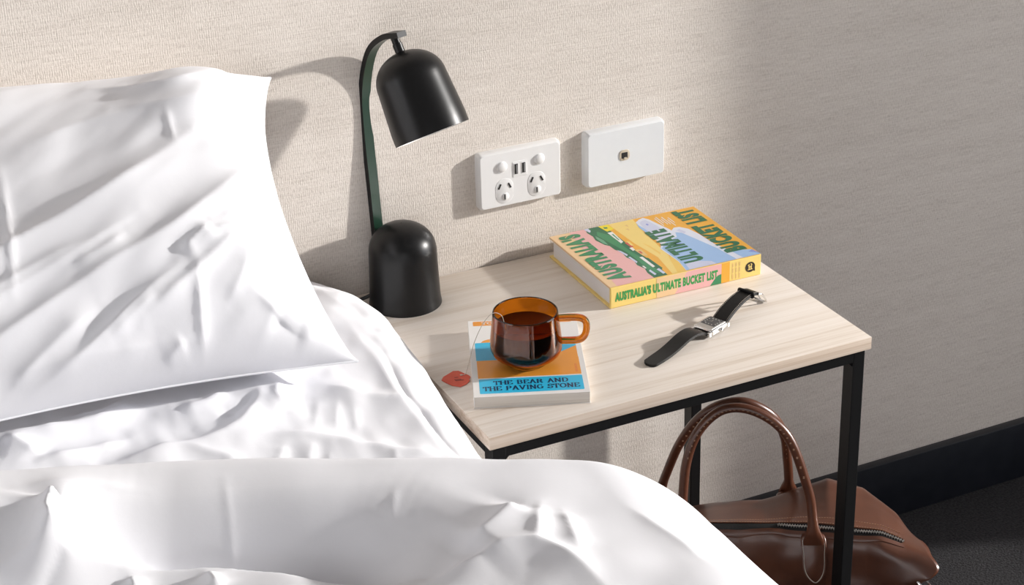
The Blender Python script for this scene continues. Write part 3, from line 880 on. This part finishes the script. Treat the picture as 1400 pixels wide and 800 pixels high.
# ================================================================== paperback
PT = .0150
pb_o = Vector((.0145, -.3490, H)); ang = math.atan2(-.0518, .1245)
pbk = thing('paperback_book', 'slim white paperback with orange and blue cover lying under the mug', 'book', pb_o, ang)
PWd, PLn = .1345, .1965
MPW = noisy('paperback_white', (.80, .78, .76), (.83, .81, .79), 30, .45)
box('front_cover', (0, PWd, 0, PLn, PT - .0006, PT), MPW, pbk, bev=.0002)
box('back_cover', (0, PWd, 0, PLn, 0, .0006), MPW, pbk, bev=.0002)
box('spine', (0, .0008, 0, PLn, .0004, PT - .0004), MPW, pbk)
box('page_block', (.0008, PWd - .0006, .0008, PLn - .0008, .0005, PT - .0005), M_PAGES2, pbk)
PM = {'or': (.86, .33, .04), 'cy': (.035, .50, .78), 'bl': (.045, .42, .68), 'rd': (.80, .22, .05), 'navy': (.015, .035, .10), 'wh': (.84, .82, .80)}
PN = list(PM); PMATS = [noisy('paperback_' + k, tuple(c * .96 for c in v), v, 40, .35) for k, v in PM.items()]
KP = {k: i for i, k in enumerate(PN)}
px_ = lambda a, b, lay: (a * PWd, b * PLn, PT + .0001 + lay * .00004)
def rr(x0, x1, y0, y1, r=.012):
    return [(( x0 + x1) / 2 + a / PWd, (y0 + y1) / 2 + b / PLn) for a, b in rrect((x1 - x0) * PWd, (y1 - y0) * PLn, r * PWd, 4)]
pa = [(rr(.045, .945, .925, .985), KP['or'], 0),
      (rr(.047, .950, .455, .690), KP['cy'], 0),
      ([(.047, .455), (.95, .455), (.95, .60), (.60, .655), (.30, .648), (.047, .635)], KP['bl'], 1),
      ([(.10, .692)] + [(.10 + .22 * k / 10, .692 + .045 * math.sin(PI * k / 10) ** .6) for k in range(1, 10)] + [(.32, .692)], KP['or'], 0),
      (rr(.050, .953, .228, .452, .004), KP['or'], 0),
      (rr(.055, .955, .035, .215), KP['cy'], 0),
      ([(.68, .40), (.95, .445), (.95, .60), (.80, .52)], KP['or'], 2)]
for k in range(9):
    b = .255 + k * .012
    pa.append(([(.905, b), (.925, b), (.925, b + .008), (.905, b + .008)], KP['rd'], 1))
flat('cover_print', pa, PMATS, pbk, px_)
def pen(poly, t0, t1):
    """Broad-nib stroke: thick when it runs upright, thin when level."""
    out = []
    for a, b in zip(poly[:-1], poly[1:]):
        dx, dy = b[0] - a[0], b[1] - a[1]; l = math.hypot(dx, dy) or 1
        t = t0 + (t1 - t0) * abs(dy) / l
        nx, ny = -dy / l * t / 2, dx / l * t / 2
        ex, ey = dx / l * t0 * .3, dy / l * t0 * .3
        out.append([(a[0] + nx - ex, a[1] + ny - ey), (a[0] - nx - ex, a[1] - ny - ey), (b[0] - nx + ex, b[1] - ny + ey), (b[0] + nx + ex, b[1] + ny + ey)])
    return out
def arc(cx, cy, rx, ry, a0, a1, n=10):
    return [(cx + rx * math.cos(math.radians(a0 + (a1 - a0) * k / n)), cy + ry * math.sin(math.radians(a0 + (a1 - a0) * k / n))) for k in range(n + 1)]
GL = {'T': (1.0, [[(.5, 0), (.5, 1)], [(0.05, .95), (.95, .95)], [(.07, .95), (.07, .72)], [(.93, .95), (.93, .72)]], [(.5, 0)]),
      'H': (1.1, [[(.18, 0), (.18, 1)], [(.92, 0), (.92, 1)], [(.18, .5), (.92, .5)]], [(.18, 0), (.18, 1), (.92, 0), (.92, 1)]),
      'E': (.95, [[(.18, 0), (.18, 1)], [(.05, .95), (.82, .95)], [(.05, .05), (.85, .05)], [(.18, .5), (.65, .5)], [(.82, .95), (.82, .74)], [(.86, .05), (.86, .28)]], []),
      'B': (1.0, [[(.18, 0), (.18, 1)], [(.05, .95), (.5, .95)] + arc(.5, .73, .28, .22, 90, -90), [(.18, .51), (.5, .51)] + arc(.52, .28, .33, .23, 90, -90), [(.05, .05), (.52, .05)]], []),
      'A': (1.1, [[(.12, 0), (.52, 1)], [(.5, 1), (.95, 0)], [(.28, .36), (.78, .36)]], [(.12, 0), (.95, 0)]),
      'R': (1.1, [[(.18, 0), (.18, 1)], [(.05, .95), (.5, .95)] + arc(.52, .73, .30, .22, 90, -90), [(.18, .51), (.52, .51)], [(.55, .5), (.95, .03)]], [(.18, 0)]),
      'N': (1.15, [[(.18, 0), (.18, 1)], [(.15, 1), (.92, 0)], [(.92, 0), (.92, 1)]], [(.18, 0), (.12, 1), (.92, 1)]),
      'D': (1.1, [[(.18, 0), (.18, 1)], [(.05, .95), (.5, .95)] + arc(.5, .5, .44, .45, 90, -90, 14) + [(.05, .05)]], []),
      'P': (1.0, [[(.18, 0), (.18, 1)], [(.05, .95), (.5, .95)] + arc(.52, .71, .32, .24, 90, -90), [(.18, .47), (.52, .47)]], [(.18, 0)]),
      'V': (1.1, [[(.1, 1), (.54, 0)], [(.52, 0), (.95, 1)]], [(.1, 1), (.95, 1)]),
      'I': (.5, [[(.25, 0), (.25, 1)]], [(.25, 0), (.25, 1)]),
      'G': (1.1, [arc(.54, .5, .44, .46, 40, 330, 20), [(.92, .45), (.92, .1)]], [(.92, .45)]),
      'S': (.9, [arc(.45, .73, .33, .23, 20, 270, 12) + arc(.45, .27, .36, .23, 90, -160, 12), [(.80, .95), (.80, .75)], [(.07, .05), (.07, .27)]], []),
      'O': (1.15, [arc(.57, .5, .47, .46, 0, 360, 24)], []), ' ': (.55, [], [])}
def serif_line(s, x0, x1, y0, y1):
    tot = sum(GL[c][0] + .1 for c in s); out = []; x = 0
    for c in s:
        w, strokes, ser = GL[c]
        polys = []
        for st in strokes: polys += pen(st, .09, .24)
        for sx2, sy2 in ser: polys.append([(sx2 - .22, sy2 - .04), (sx2 + .22, sy2 - .04), (sx2 + .22, sy2 + .04), (sx2 - .22, sy2 + .04)])
        for p in polys: out.append([(x0 + (x + a) / tot * (x1 - x0), y0 + b * (y1 - y0)) for a, b in p])
        x += w + .1
    return out
def serif_text(name, lines, m, parent, xf):
    ps = []
    for ln in lines:
        for i, p in enumerate(serif_line(*ln)): ps.append((p, 0, 3 + (i % 7) * .4))
    flat(name, ps, [m], parent, xf)
serif_text('title_lettering', [('THE BEAR AND', .180, .835, .138, .186), ('THE PAVING STONE', .085, .925, .068, .118)], PMATS[KP['navy']], pbk, px_)
serif_text('author_lettering', [('TO', .125, .230, .940, .972)], PMATS[KP['wh']], pbk, px_)

# ================================================================== glass mug of tea
CZ = H + PT + .0005
CP = Vector((.1072, -.2978, CZ))
M_AMBER = mat('amber_glass', (.66, .20, .012), .02, 0, Transmission_Weight=1.0, IOR=1.48)
mug = thing('glass_mug', 'amber glass mug of dark tea standing on the paperback', 'mug', CP)
hx = Vector((.90, -.436, 0)).normalized()
outp = [(0.0005, 0), (.0245, 0), (.0265, .0010), (.0275, .0030), (.0300, .0050), (.0365, .0090), (.0408, .0135), (.0428, .0190), (.0431, .0240), (.0424, .0330), (.0412, .0430), (.0399, .0540), (.0389, .0640), (.0385, .0660)]
inp = [(.0379, .0666), (.0370, .0661), (.0372, .0640), (.0383, .0540), (.0396, .0430), (.0408, .0330), (.0414, .0240), (.0410, .0190), (.0392, .0146), (.0352, .0100), (.0280, .0062), (.0005, .0040)]
lathe('glass_body', outp + inp, M_AMBER, mug, 96, smooth='all')
hp = []
r0 = .0375
for a, z in ((.0385, .0560), (.0480, .0565), (.0620, .0560), (.0690, .0530), (.0716, .0470), (.0712, .0380), (.0685, .0310), (.0630, .0270), (.0540, .0262), (.0420, .0262)):
    hp.append(hx * a + Vector((0, 0, z)))
hpath = [Vector(p) for p in spline(hp, 40)]
tube('handle', hpath, .0046, M_AMBER, mug, 14, updir=Vector((-hx.y, hx.x, 0)), section=circ(.0042, 14, .0052))
M_TEA = mat('black_tea', (.13, .012, .004), .04, 0, IOR=1.33)
tp = [(0.0005, .0044), (.0274, .0066), (.0346, .0104), (.0386, .0150), (.0405, .0195), (.0409, .0240), (.0403, .0330), (.0391, .0430), (.0387, .0465), (.0380, .0462), (.0005, .0460)]
lathe('tea', tp, M_TEA, mug, 72)

# tea bag: tag on the table, string up over the rim and into the tea
TG0 = Vector((.0262, -.2735, H))
tea = thing('tea_bag', 'tea bag string with a small red paper tag beside the paperback', 'tea bag', TG0)
tagpoly = [(-.0175, .0045), (-.0165, -.0005), (-.0120, -.0135), (-.0045, -.0210), (.0050, -.0180), (.0115, -.0130), (.0125, -.0085), (.0165, -.0045), (.0160, .0010), (.0100, .0165), (.0040, .0190), (-.0040, .0150), (-.0125, .0110)]
M_TAG = noisy('red_paper_tag', (.72, .10, .055), (.78, .14, .08), 60, .6)
tg = prism('paper_tag', tagpoly, .0006, .0011, M_TAG, tea)
flat('tag_print', [([(-.004, -.006), (.006, -.0085), (.0062, -.0065), (-.0036, -.004)], 0, 0), ([(-.004, -.003), (.004, -.005), (.0042, -.0036), (-.0037, -.0015)], 0, 0), ([(-.0015, .002), (.003, .0008), (.0032, .0022), (-.0013, .0034)], 0, 0)],
     [noisy('dark_red_ink', (.22, .03, .02), (.26, .04, .03), 60, .6)], tg, lambda x, y, l: (x, y, .00125))
st = spline([(.0105, .0030, .0016), (.0140, .0025, .0040), (.0190, .0030, .0190), (.0250, .0020, .0400), (.0330, -.0040, .0640), (.0400, -.0110, .0790), (.0440, -.0150, .0835), (.0480, -.0175, .0836), (.0530, -.0200, .0790), (.0560, -.0215, .0640), (.0580, -.0220, .0600)], 70)
tube('string', st, .00042, M_THREAD, tea, 6)
disc_ = box('staple', (.0068, .0100, .0030, .0056, .0011, .0020), M_THREAD, tea, bev=.0003)

# ================================================================== wristwatch
wa = math.radians(22.0)
watch = thing('wristwatch', 'square steel wristwatch on a black stitched leather strap lying on the table', 'watch', (.3555, -.3075, H), wa)
CH = .0095
bm = bmesh.new(); bm_box(bm, -.0165, .0165, -.0150, .0150, .0012, CH, bev=.0022, seg=3)
case = from_bm('case', bm, M_SILVER, watch, 35)
box('bezel', (-.0135, .0150, -.0125, .0125, CH - .0006, CH + .0006), M_BRUSHED, watch, bev=.0004)
dial = box('dial', (-.0060, .0140, -.0105, .0105, CH + .0002, CH + .0009), noisy('dark_dial', (.05, .05, .052), (.10, .10, .10), 900, .4), watch)
for k in range(12):
    a = k * PI / 6
    r = .0078 / max(abs(math.cos(a)), abs(math.sin(a)))
    cx2, cy2 = .004 + r * math.cos(a) * .95, r * math.sin(a)
    box('hour_mark', (cx2 - .0007, cx2 + .0007, cy2 - .0007, cy2 + .0007, CH + .0008, CH + .0011), M_BRUSHED, dial)
for ln, a in ((.0068, 1.9), (.0052, .3)):
    hnd = prism('hand', [(0, -.0004), (ln, -.0002), (ln, .0002), (0, .0004)], CH + .0010, CH + .0013, M_SILVER, dial)
    hnd.location = (.004, 0, 0); hnd.rotation_euler = (0, 0, a)
crown = lathe('crown', [(0, 0), (.0026, 0), (.0028, .0006), (.0028, .0030), (.0022, .0036), (0, .0036)], M_SILVER, watch, 18)
crown.rotation_euler = (PI / 2, 0, 0); crown.location = (.001, -.0148, .0056)
for sx2 in (-1, 1):
    for sy2 in (-1, 1):
        box('lug', (sx2 * .0185 - .0025, sx2 * .0185 + .0025, sy2 * .0125 - .0022, sy2 * .0125 + .0022, .0018, .0075), M_SILVER, watch, bev=.0009)
def strap(name, pts, widths, thick, parent):
    sp2 = spline([(a, 0, z) for a, z in pts], 40)
    sc = np.interp(np.linspace(0, 1, 40), np.linspace(0, 1, len(widths)), widths)
    sec = rrect(1.0, thick, thick * .45, 3)
    s_ = tube(name, [Vector(p) for p in sp2], 0, M_STRAP, parent, section=sec, scale=[(float(w_), 1.0) for w_ in sc], updir=Vector((0, 0, 1)))
    bmd = bmesh.new()
    for side in (-1, 1):
        for i in range(1, 39):
            a_, b_ = Vector(sp2[i]), Vector(sp2[i]).lerp(Vector(sp2[min(i + 1, 39)]), .6)
            t_ = (Vector(sp2[min(i + 1, 39)]) - Vector(sp2[i - 1])).normalized(); up_ = Vector((-t_.z, 0, t_.x))
            wv = side * (sc[i] / 2 - .0013)
            vv = []
            for p in (a_, b_):
                for dy, dz in ((-.00022, 0), (.00022, 0), (.00022, .0003), (-.00022, .0003)):
                    vv.append(bmd.verts.new(p + Vector((0, wv + dy, 0)) + up_ * (thick / 2 + dz)))
            for qd in ((0, 1, 5, 4), (1, 2, 6, 5), (2, 3, 7, 6), (3, 0, 4, 7), (0, 3, 2, 1), (4, 5, 6, 7)): bmd.faces.new([vv[x] for x in qd])
    st_ = from_bm('stitching', bmd, M_THREAD, s_); st_['kind'] = 'stuff'
    return s_
strap('strap', [(-.0195, .0045), (-.028, .0092), (-.040, .0120), (-.055, .0112), (-.072, .0072), (-.088, .0042), (-.104, .0028), (-.119, .0022), (-.1235, .0019)],
      [.0215, .0215, .0213, .0210, .0206, .0202, .0198, .0180, .0070], .0034, watch)
strap('buckle_strap', [(.0195, .0050), (.026, .0092), (.038, .0150), (.055, .0205), (.070, .0226), (.080, .0222), (.088, .0200)],
      [.0215, .0215, .0212, .0206, .0200, .0196, .0192], .0038, watch)
kp = tube('strap_keeper', [(.074, y_, z_) for y_, z_ in [(a * 1.0, .0232 + b) for a, b in rrect(.0220, .0062, .0022, 4)]], 0, M_STRAP, watch, section=rrect(.004, .0010, .0004, 2), closed=True, updir=Vector((1, 0, 0)))
bl = [Vector((a, y_, z_)) for a, y_, z_ in ((.086, .0105, .0205), (.092, .0112, .0185), (.101, .0112, .0085), (.105, .0100, .0030), (.1062, .006, .0017), (.1066, 0, .0014), (.1062, -.006, .0017), (.105, -.0100, .0030), (.101, -.0112, .0085), (.092, -.0112, .0185), (.086, -.0105, .0205))]
tube('buckle', [Vector(p) for p in spline(bl, 44)], .0012, M_SILVER, watch, 8)
tube('buckle_tongue', [(.087, 0, .0212), (.094, 0, .0175), (.101, 0, .0100), (.1060, 0, .0034)], .0008, M_SILVER, watch, 8)
tube('buckle_bar', [(.0872, -.0108, .0200), (.0872, .0108, .0200)], .0010, M_SILVER, watch, 8)

# ================================================================== leather holdall
BR0 = Vector((.53, -.287, 0)); bu = Vector((.849, -.528, 0)).normalized()
bag = thing('holdall_bag', 'brown leather holdall with two rolled handles on the floor under the table', 'bag', BR0, math.atan2(bu.y, bu.x))
S0, S1 = -.275, .150
NS, NC = 110, 120
def bag_section(s):
    """Closed outline (n, z) of the bag at length s: front foot, front top edge at the zip, back edge, back foot."""
    k = (s - S0) / (S1 - S0)
    zf = np.interp(s, [S0, -.2, 0, .10, S1], [.205, .236, .243, .234, .212])      # zip line
    zb = np.interp(s, [S0, -.18, -.06, .03, .085, .125, S1], [.185, .205, .225, .262, .246, .228, .205])   # back top edge
    nb = np.interp(s, [S0, -.15, .02, .08, .125, S1], [.10, .112, .102, .108, .078, .045])
    nf = np.interp(s, [S0, -.2, .08, .125, S1], [-.006, -.012, -.013, -.022, -.034])
    end = max(0.0, (abs(k - .5) - .40) / .10)
    pin = .030 * end ** 2
    pts = [(nf + .030 + pin, .002), (nf - .004 + pin * .6, .010), (nf - .020 + pin, .06), (nf - .020 + pin * .8, .12), (nf - .010 + pin * .25, .18), (nf - .002, zf - .018), (.000 + (nf + .012) * .6, zf + .0005),
           (.022, zf + .001 + (zb - zf) * .25), (nb * .62, zf + (zb - zf) * .72 + .002), (nb - .012, zb), (nb + .004 - pin * .2, zb - .020), (nb + .016 - pin, .14), (nb + .020 - pin, .06), (nb + .008 - pin, .010), (nb - .020 - pin, .002)]
    return pts
def closed_spline(pts, n):
    P = np.array(pts); m2 = len(P); out = []
    for i in range(n):
        t = i / n * m2; k = int(t) % m2; t -= int(t)
        a, b, c, d2 = P[(k-1) % m2], P[k], P[(k+1) % m2], P[(k+2) % m2]
        out.append(0.5 * ((2*b) + (-a + c)*t + (2*a - 5*b + 4*c - d2)*t*t + (-a + 3*b - 3*c + d2)*t**3))
    return np.array(out)
sv = np.linspace(S0, S1, NS)
secs = np.array([closed_spline(bag_section(s), NC) for s in sv])
Sg = np.repeat(sv[:, None], NC, 1)
dn = .0035 * vnoise(Sg * 18, secs[..., 1] * 20, 51) + .0015 * vnoise(Sg * 45, secs[..., 1] * 50, 52)
secs[..., 0] += dn * sstep(.01, .05, secs[..., 1])
secs[..., 1] = np.maximum(secs[..., 1], .0005)
# the two lower front and back corners of each end are pulled out into soft ears
ear = np.exp(-((Sg - S1) / .028) ** 2)
zz_ = secs[..., 1]
Sg2 = Sg + ear * (.026 * np.exp(-((zz_ - .203) / .015) ** 2) * (1 - sstep(-.01, .05, secs[..., 0])) - .036 * sstep(.192, .12, zz_))
Vb = np.stack([Sg2, secs[..., 0], secs[..., 1]], -1).reshape(-1, 3)
Fb = []
for i in range(NS - 1):
    for j in range(NC):
        j2 = (j + 1) % NC
        Fb.append((i * NC + j, (i + 1) * NC + j, (i + 1) * NC + j2, i * NC + j2))
Vb = list(map(tuple, Vb))
for row, sgn_ in ((0, 1), (NS - 1, -1)):            # ends drawn in towards the middle
    ring0 = np.array(Vb[row * NC:(row + 1) * NC]); cen = ring0.mean(0); prev_ = [row * NC + j for j in range(NC)]
    for k_ in range(1, 7):
        f_ = k_ / 6
        rg = ring0 * (1 - f_) + cen * f_; rg[:, 0] += sgn_ * .030 * math.sin(f_ * PI / 2)
        if k_ == 6: rg = rg[:1]
        b0 = len(Vb); Vb += list(map(tuple, rg))
        for j in range(NC):
            j2 = (j + 1) % NC
            q_ = (prev_[j], prev_[j2], b0 + j2, b0 + j) if k_ < 6 else (prev_[j], prev_[j2], b0)
            Fb.append(q_ if row == 0 else q_[::-1])
        prev_ = [b0 + j for j in range(NC)]
Vb = np.array(Vb)
bm = bmesh.new(); me = bpy.data.meshes.new('t2'); me.from_pydata(Vb.tolist(), [], Fb); bm.from_mesh(me)
body = from_bm('body', bm, M_LEATHER, bag, 'all')
def surf_z(s, nn):
    """Height of the top of the bag at (s, n), read off the body outline."""
    x = np.clip((s - S0) / (S1 - S0) * (NS - 1), 0, NS - 1.001); i = int(x); fr3 = x - i
    zs = []
    for q in (i, i + 1):
        sec = secs[q]; j0 = int(NC * 5.0 / 15); j1 = int(NC * 10.0 / 15)
        seg = sec[j0:j1]; o3 = np.argsort(seg[:, 0])
        zs.append(float(np.interp(nn, seg[o3, 0], seg[o3, 1])))
    return zs[0] * (1 - fr3) + zs[1] * fr3
def ribbon(name, n0, n1, s0, s1, lift, m, parent, k=60, thick=.0014):
    bmr = bmesh.new(); rows = []
    for i in range(k):
        s = s0 + (s1 - s0) * i / (k - 1)
        row = []
        for nn in (n0, (n0 + n1) / 2, n1):
            row.append(bmr.verts.new((s, nn, surf_z(s, nn) + lift)))
        for nn in (n1, n0):
            row.append(bmr.verts.new((s, nn, surf_z(s, nn) + lift - thick)))
        rows.append(row)
    for a, b in zip(rows[:-1], rows[1:]):
        for i in range(5):
            bmr.faces.new((a[i], a[(i+1) % 5], b[(i+1) % 5], b[i]))
    bmr.faces.new(rows[0]); bmr.faces.new(rows[-1][::-1])
    return from_bm(name, bmr, m, parent, 50)
ZE = .130
zt = ribbon('zip_tape', -.0045, .0045, -.22, ZE, .0008, noisy('black_zip_tape', (.008, .008, .008), (.015, .015, .015), 400, .8), bag)
ribbon('zip_binding', .0050, .0190, -.22, ZE, .0022, M_LEATHER, bag)
ribbon('zip_binding', -.0100, -.0048, -.22, ZE, .0016, M_LEATHER, bag)
bmt = bmesh.new(); nT = 96
for i in range(nT):
    s = -.04 + (ZE + .04) * i / (nT - 1)
    z = surf_z(s, 0) + .0012; dy = .0012 if i % 2 else -.0012
    bm_box(bmt, s - .0007, s + .0007, dy - .0020, dy + .0020, z, z + .0016)
teeth = from_bm('zip_teeth', bmt, M_BRUSHED, zt); teeth['kind'] = 'stuff'
bmd = bmesh.new()
for nn in (.0065, .0172):
    s = -.215
    while s < ZE - .004:
        z = surf_z(s, nn) + .0021; z2 = surf_z(s + .0022, nn) + .0021
        bm_box(bmd, s, s + .0022, nn - .0003, nn + .0003, min(z, z2), max(z, z2) + .0005)
        s += .0036
so2 = from_bm('stitching', bmd, M_BAGTHREAD, bag); so2['kind'] = 'stuff'
# handles
fr_h = [(.0085, -.0185, .226), (.0070, -.0165, .245), (.004, -.011, .275), (-.002, -.006, .305), (-.024, .001, .368), (-.047, .005, .399), (-.078, .007, .417), (-.107, .008, .420), (-.131, .006, .409), (-.153, .003, .380), (-.166, -.002, .337), (-.170, -.009, .277), (-.170, -.0165, .245), (-.170, -.0185, .226)]
re_h = [(-.0225, .120, .216), (-.023, .114, .240), (-.024, .104, .262), (-.028, .083, .303), (-.034, .068, .346), (-.052, .054, .384), (-.087, .046, .408), (-.122, .049, .401), (-.151, .058, .374), (-.176, .075, .325), (-.194, .096, .265), (-.203, .112, .225), (-.205, .122, .195)]
for pts in (fr_h, re_h):
    sp3 = [Vector(p) for p in spline(pts, 64)]
    k = np.linspace(0, 1, 64); e = np.minimum(k, 1 - k)
    wd = np.interp(e, [0, .03, .06, .10, .13, .5], [2.1, 2.15, 1.75, 1.15, 1.0, 1.0])
    hgt = np.interp(e, [0, .03, .07, .12, .5], [.30, .55, .95, 1.0, 1.0])
    hobj = tube('handle', sp3, 0, M_LEATHER, bag, section=circ(.0066, 14, .0066), scale=[(float(a), float(b)) for a, b in zip(wd, hgt)], updir=Vector((0, 1, .15)))
    bmd = bmesh.new()
    for i in range(16, 48):
        p, p2 = sp3[i], sp3[i].lerp(sp3[i + 1], .55)
        off = Vector((0, -.0064, -.001)) if pts is re_h else Vector((0, -.0064, 0))
        d_ = (p2 - p).normalized() * .0002
        mid = (p + p2) / 2 + off
        bm_box(bmd, mid.x - abs(p2.x - p.x)*.4 - .0002, mid.x + abs(p2.x - p.x)*.4 + .0002, mid.y - .0003, mid.y + .0003, mid.z - .0002 - abs(p2.z - p.z) * .2, mid.z + .0002 + abs(p2.z - p.z) * .2)
    s3 = from_bm('stitching', bmd, M_BAGTHREAD, hobj); s3['kind'] = 'stuff'
def tab(sc, nn, ztop, zbot, wd, sign, lean):
    """Stitched leather tongue that holds a handle end."""
    L_ = ztop - zbot
    poly = [(-wd/2, 0), (wd/2, 0), (wd * .56, -L_ * .35), (wd * .52, -L_ * .65), (wd * .36, -L_ * .86), (wd * .05, -L_), (-wd * .30, -L_ * .88), (-wd * .5, -L_ * .68), (-wd * .54, -L_ * .35)]
    sp4 = [tuple(p) for p in closed_spline(poly, 45)]
    def xf(x, y, z): return (sc + x + lean * (-y), nn(ztop + y) + sign * z, ztop + y)
    tb = prism('handle_tab', sp4, -.002, .0050, M_LEATHER, bag, bev=.0018, xf=xf)
    inset = [(x * .86, -L_ / 2 + (y + L_ / 2) * .92) for x, y in sp4]
    bmd = bmesh.new(); n4 = len(inset)
    for i in range(n4):
        a, b = inset[i], inset[(i + 1) % n4]
        for t0 in (.05, .55):
            p = (a[0] + (b[0]-a[0]) * t0, a[1] + (b[1]-a[1]) * t0); p2 = (a[0] + (b[0]-a[0]) * (t0 + .32), a[1] + (b[1]-a[1]) * (t0 + .32))
            q1, q2 = Vector(xf(*p, .0051)), Vector(xf(*p2, .0051)); mid = (q1 + q2) / 2
            bm_box(bmd, mid.x - abs(q2.x-q1.x)/2 - .0003, mid.x + abs(q2.x-q1.x)/2 + .0003, mid.y - .0004, mid.y + .0004, mid.z - abs(q2.z-q1.z)/2 - .0003, mid.z + abs(q2.z-q1.z)/2 + .0003)
    s4 = from_bm('stitching', bmd, M_THREAD, tb); s4['kind'] = 'stuff'
def front_n(s):
    i = int(np.clip(round((s - S0) / (S1 - S0) * (NS - 1)), 0, NS - 1)); sec = secs[i]
    fr2 = sec[(sec[:, 0] < .03)]; o_ = np.argsort(fr2[:, 1])
    return lambda z: float(np.interp(z, fr2[o_, 1], fr2[o_, 0])) - .0012
tab(.0075, front_n(.007), .236, .170, .029, -1, .06)
tab(-.1700, front_n(-.17), .232, .166, .029, -1, -.04)
def back_n(s):
    i = int(np.clip(round((s - S0) / (S1 - S0) * (NS - 1)), 0, NS - 1)); sec = secs[i]
    fr2 = sec[(sec[:, 0] > .06)]; o_ = np.argsort(fr2[:, 1])
    return lambda z: float(np.interp(z, fr2[o_, 1], fr2[o_, 0])) + .0012
tab(-.0230, back_n(-.023), .226, .150, .029, 1, 0)
tab(-.2050, back_n(-.205), .196, .125, .029, 1, 0)
# D-ring on a short loop at the end, below the ear
lp = tube('ring_loop', [(S1 - .040, -.020, .194), (S1 - .010, -.024, .190), (S1 + .000, -.025, .182), (S1 - .010, -.025, .173), (S1 - .044, -.020, .168)], 0, M_LEATHER, bag, section=rrect(.018, .0025, .001, 2), updir=Vector((0, 1, 0)))
ringp = [Vector((S1 + .008 + .012 * math.cos(a), -.028 + .013 * math.sin(a), .176 - .010 * math.cos(a))) for a in np.linspace(0, 2 * PI, 28, endpoint=False)]
tube('metal_ring', ringp, .0020, M_SILVER, bag, 8, closed=True)
pl_ = lathe('zip_end_stud', [(0, 0), (.0030, 0), (.0032, .0014), (.002, .0026), (0, .003)], M_BRUSHED, bag, 18)
pl_.location = (S1 - .030, .004, surf_z(S1 - .020, .004) + .001); pl_.rotation_euler = (0, math.radians(35), 0)
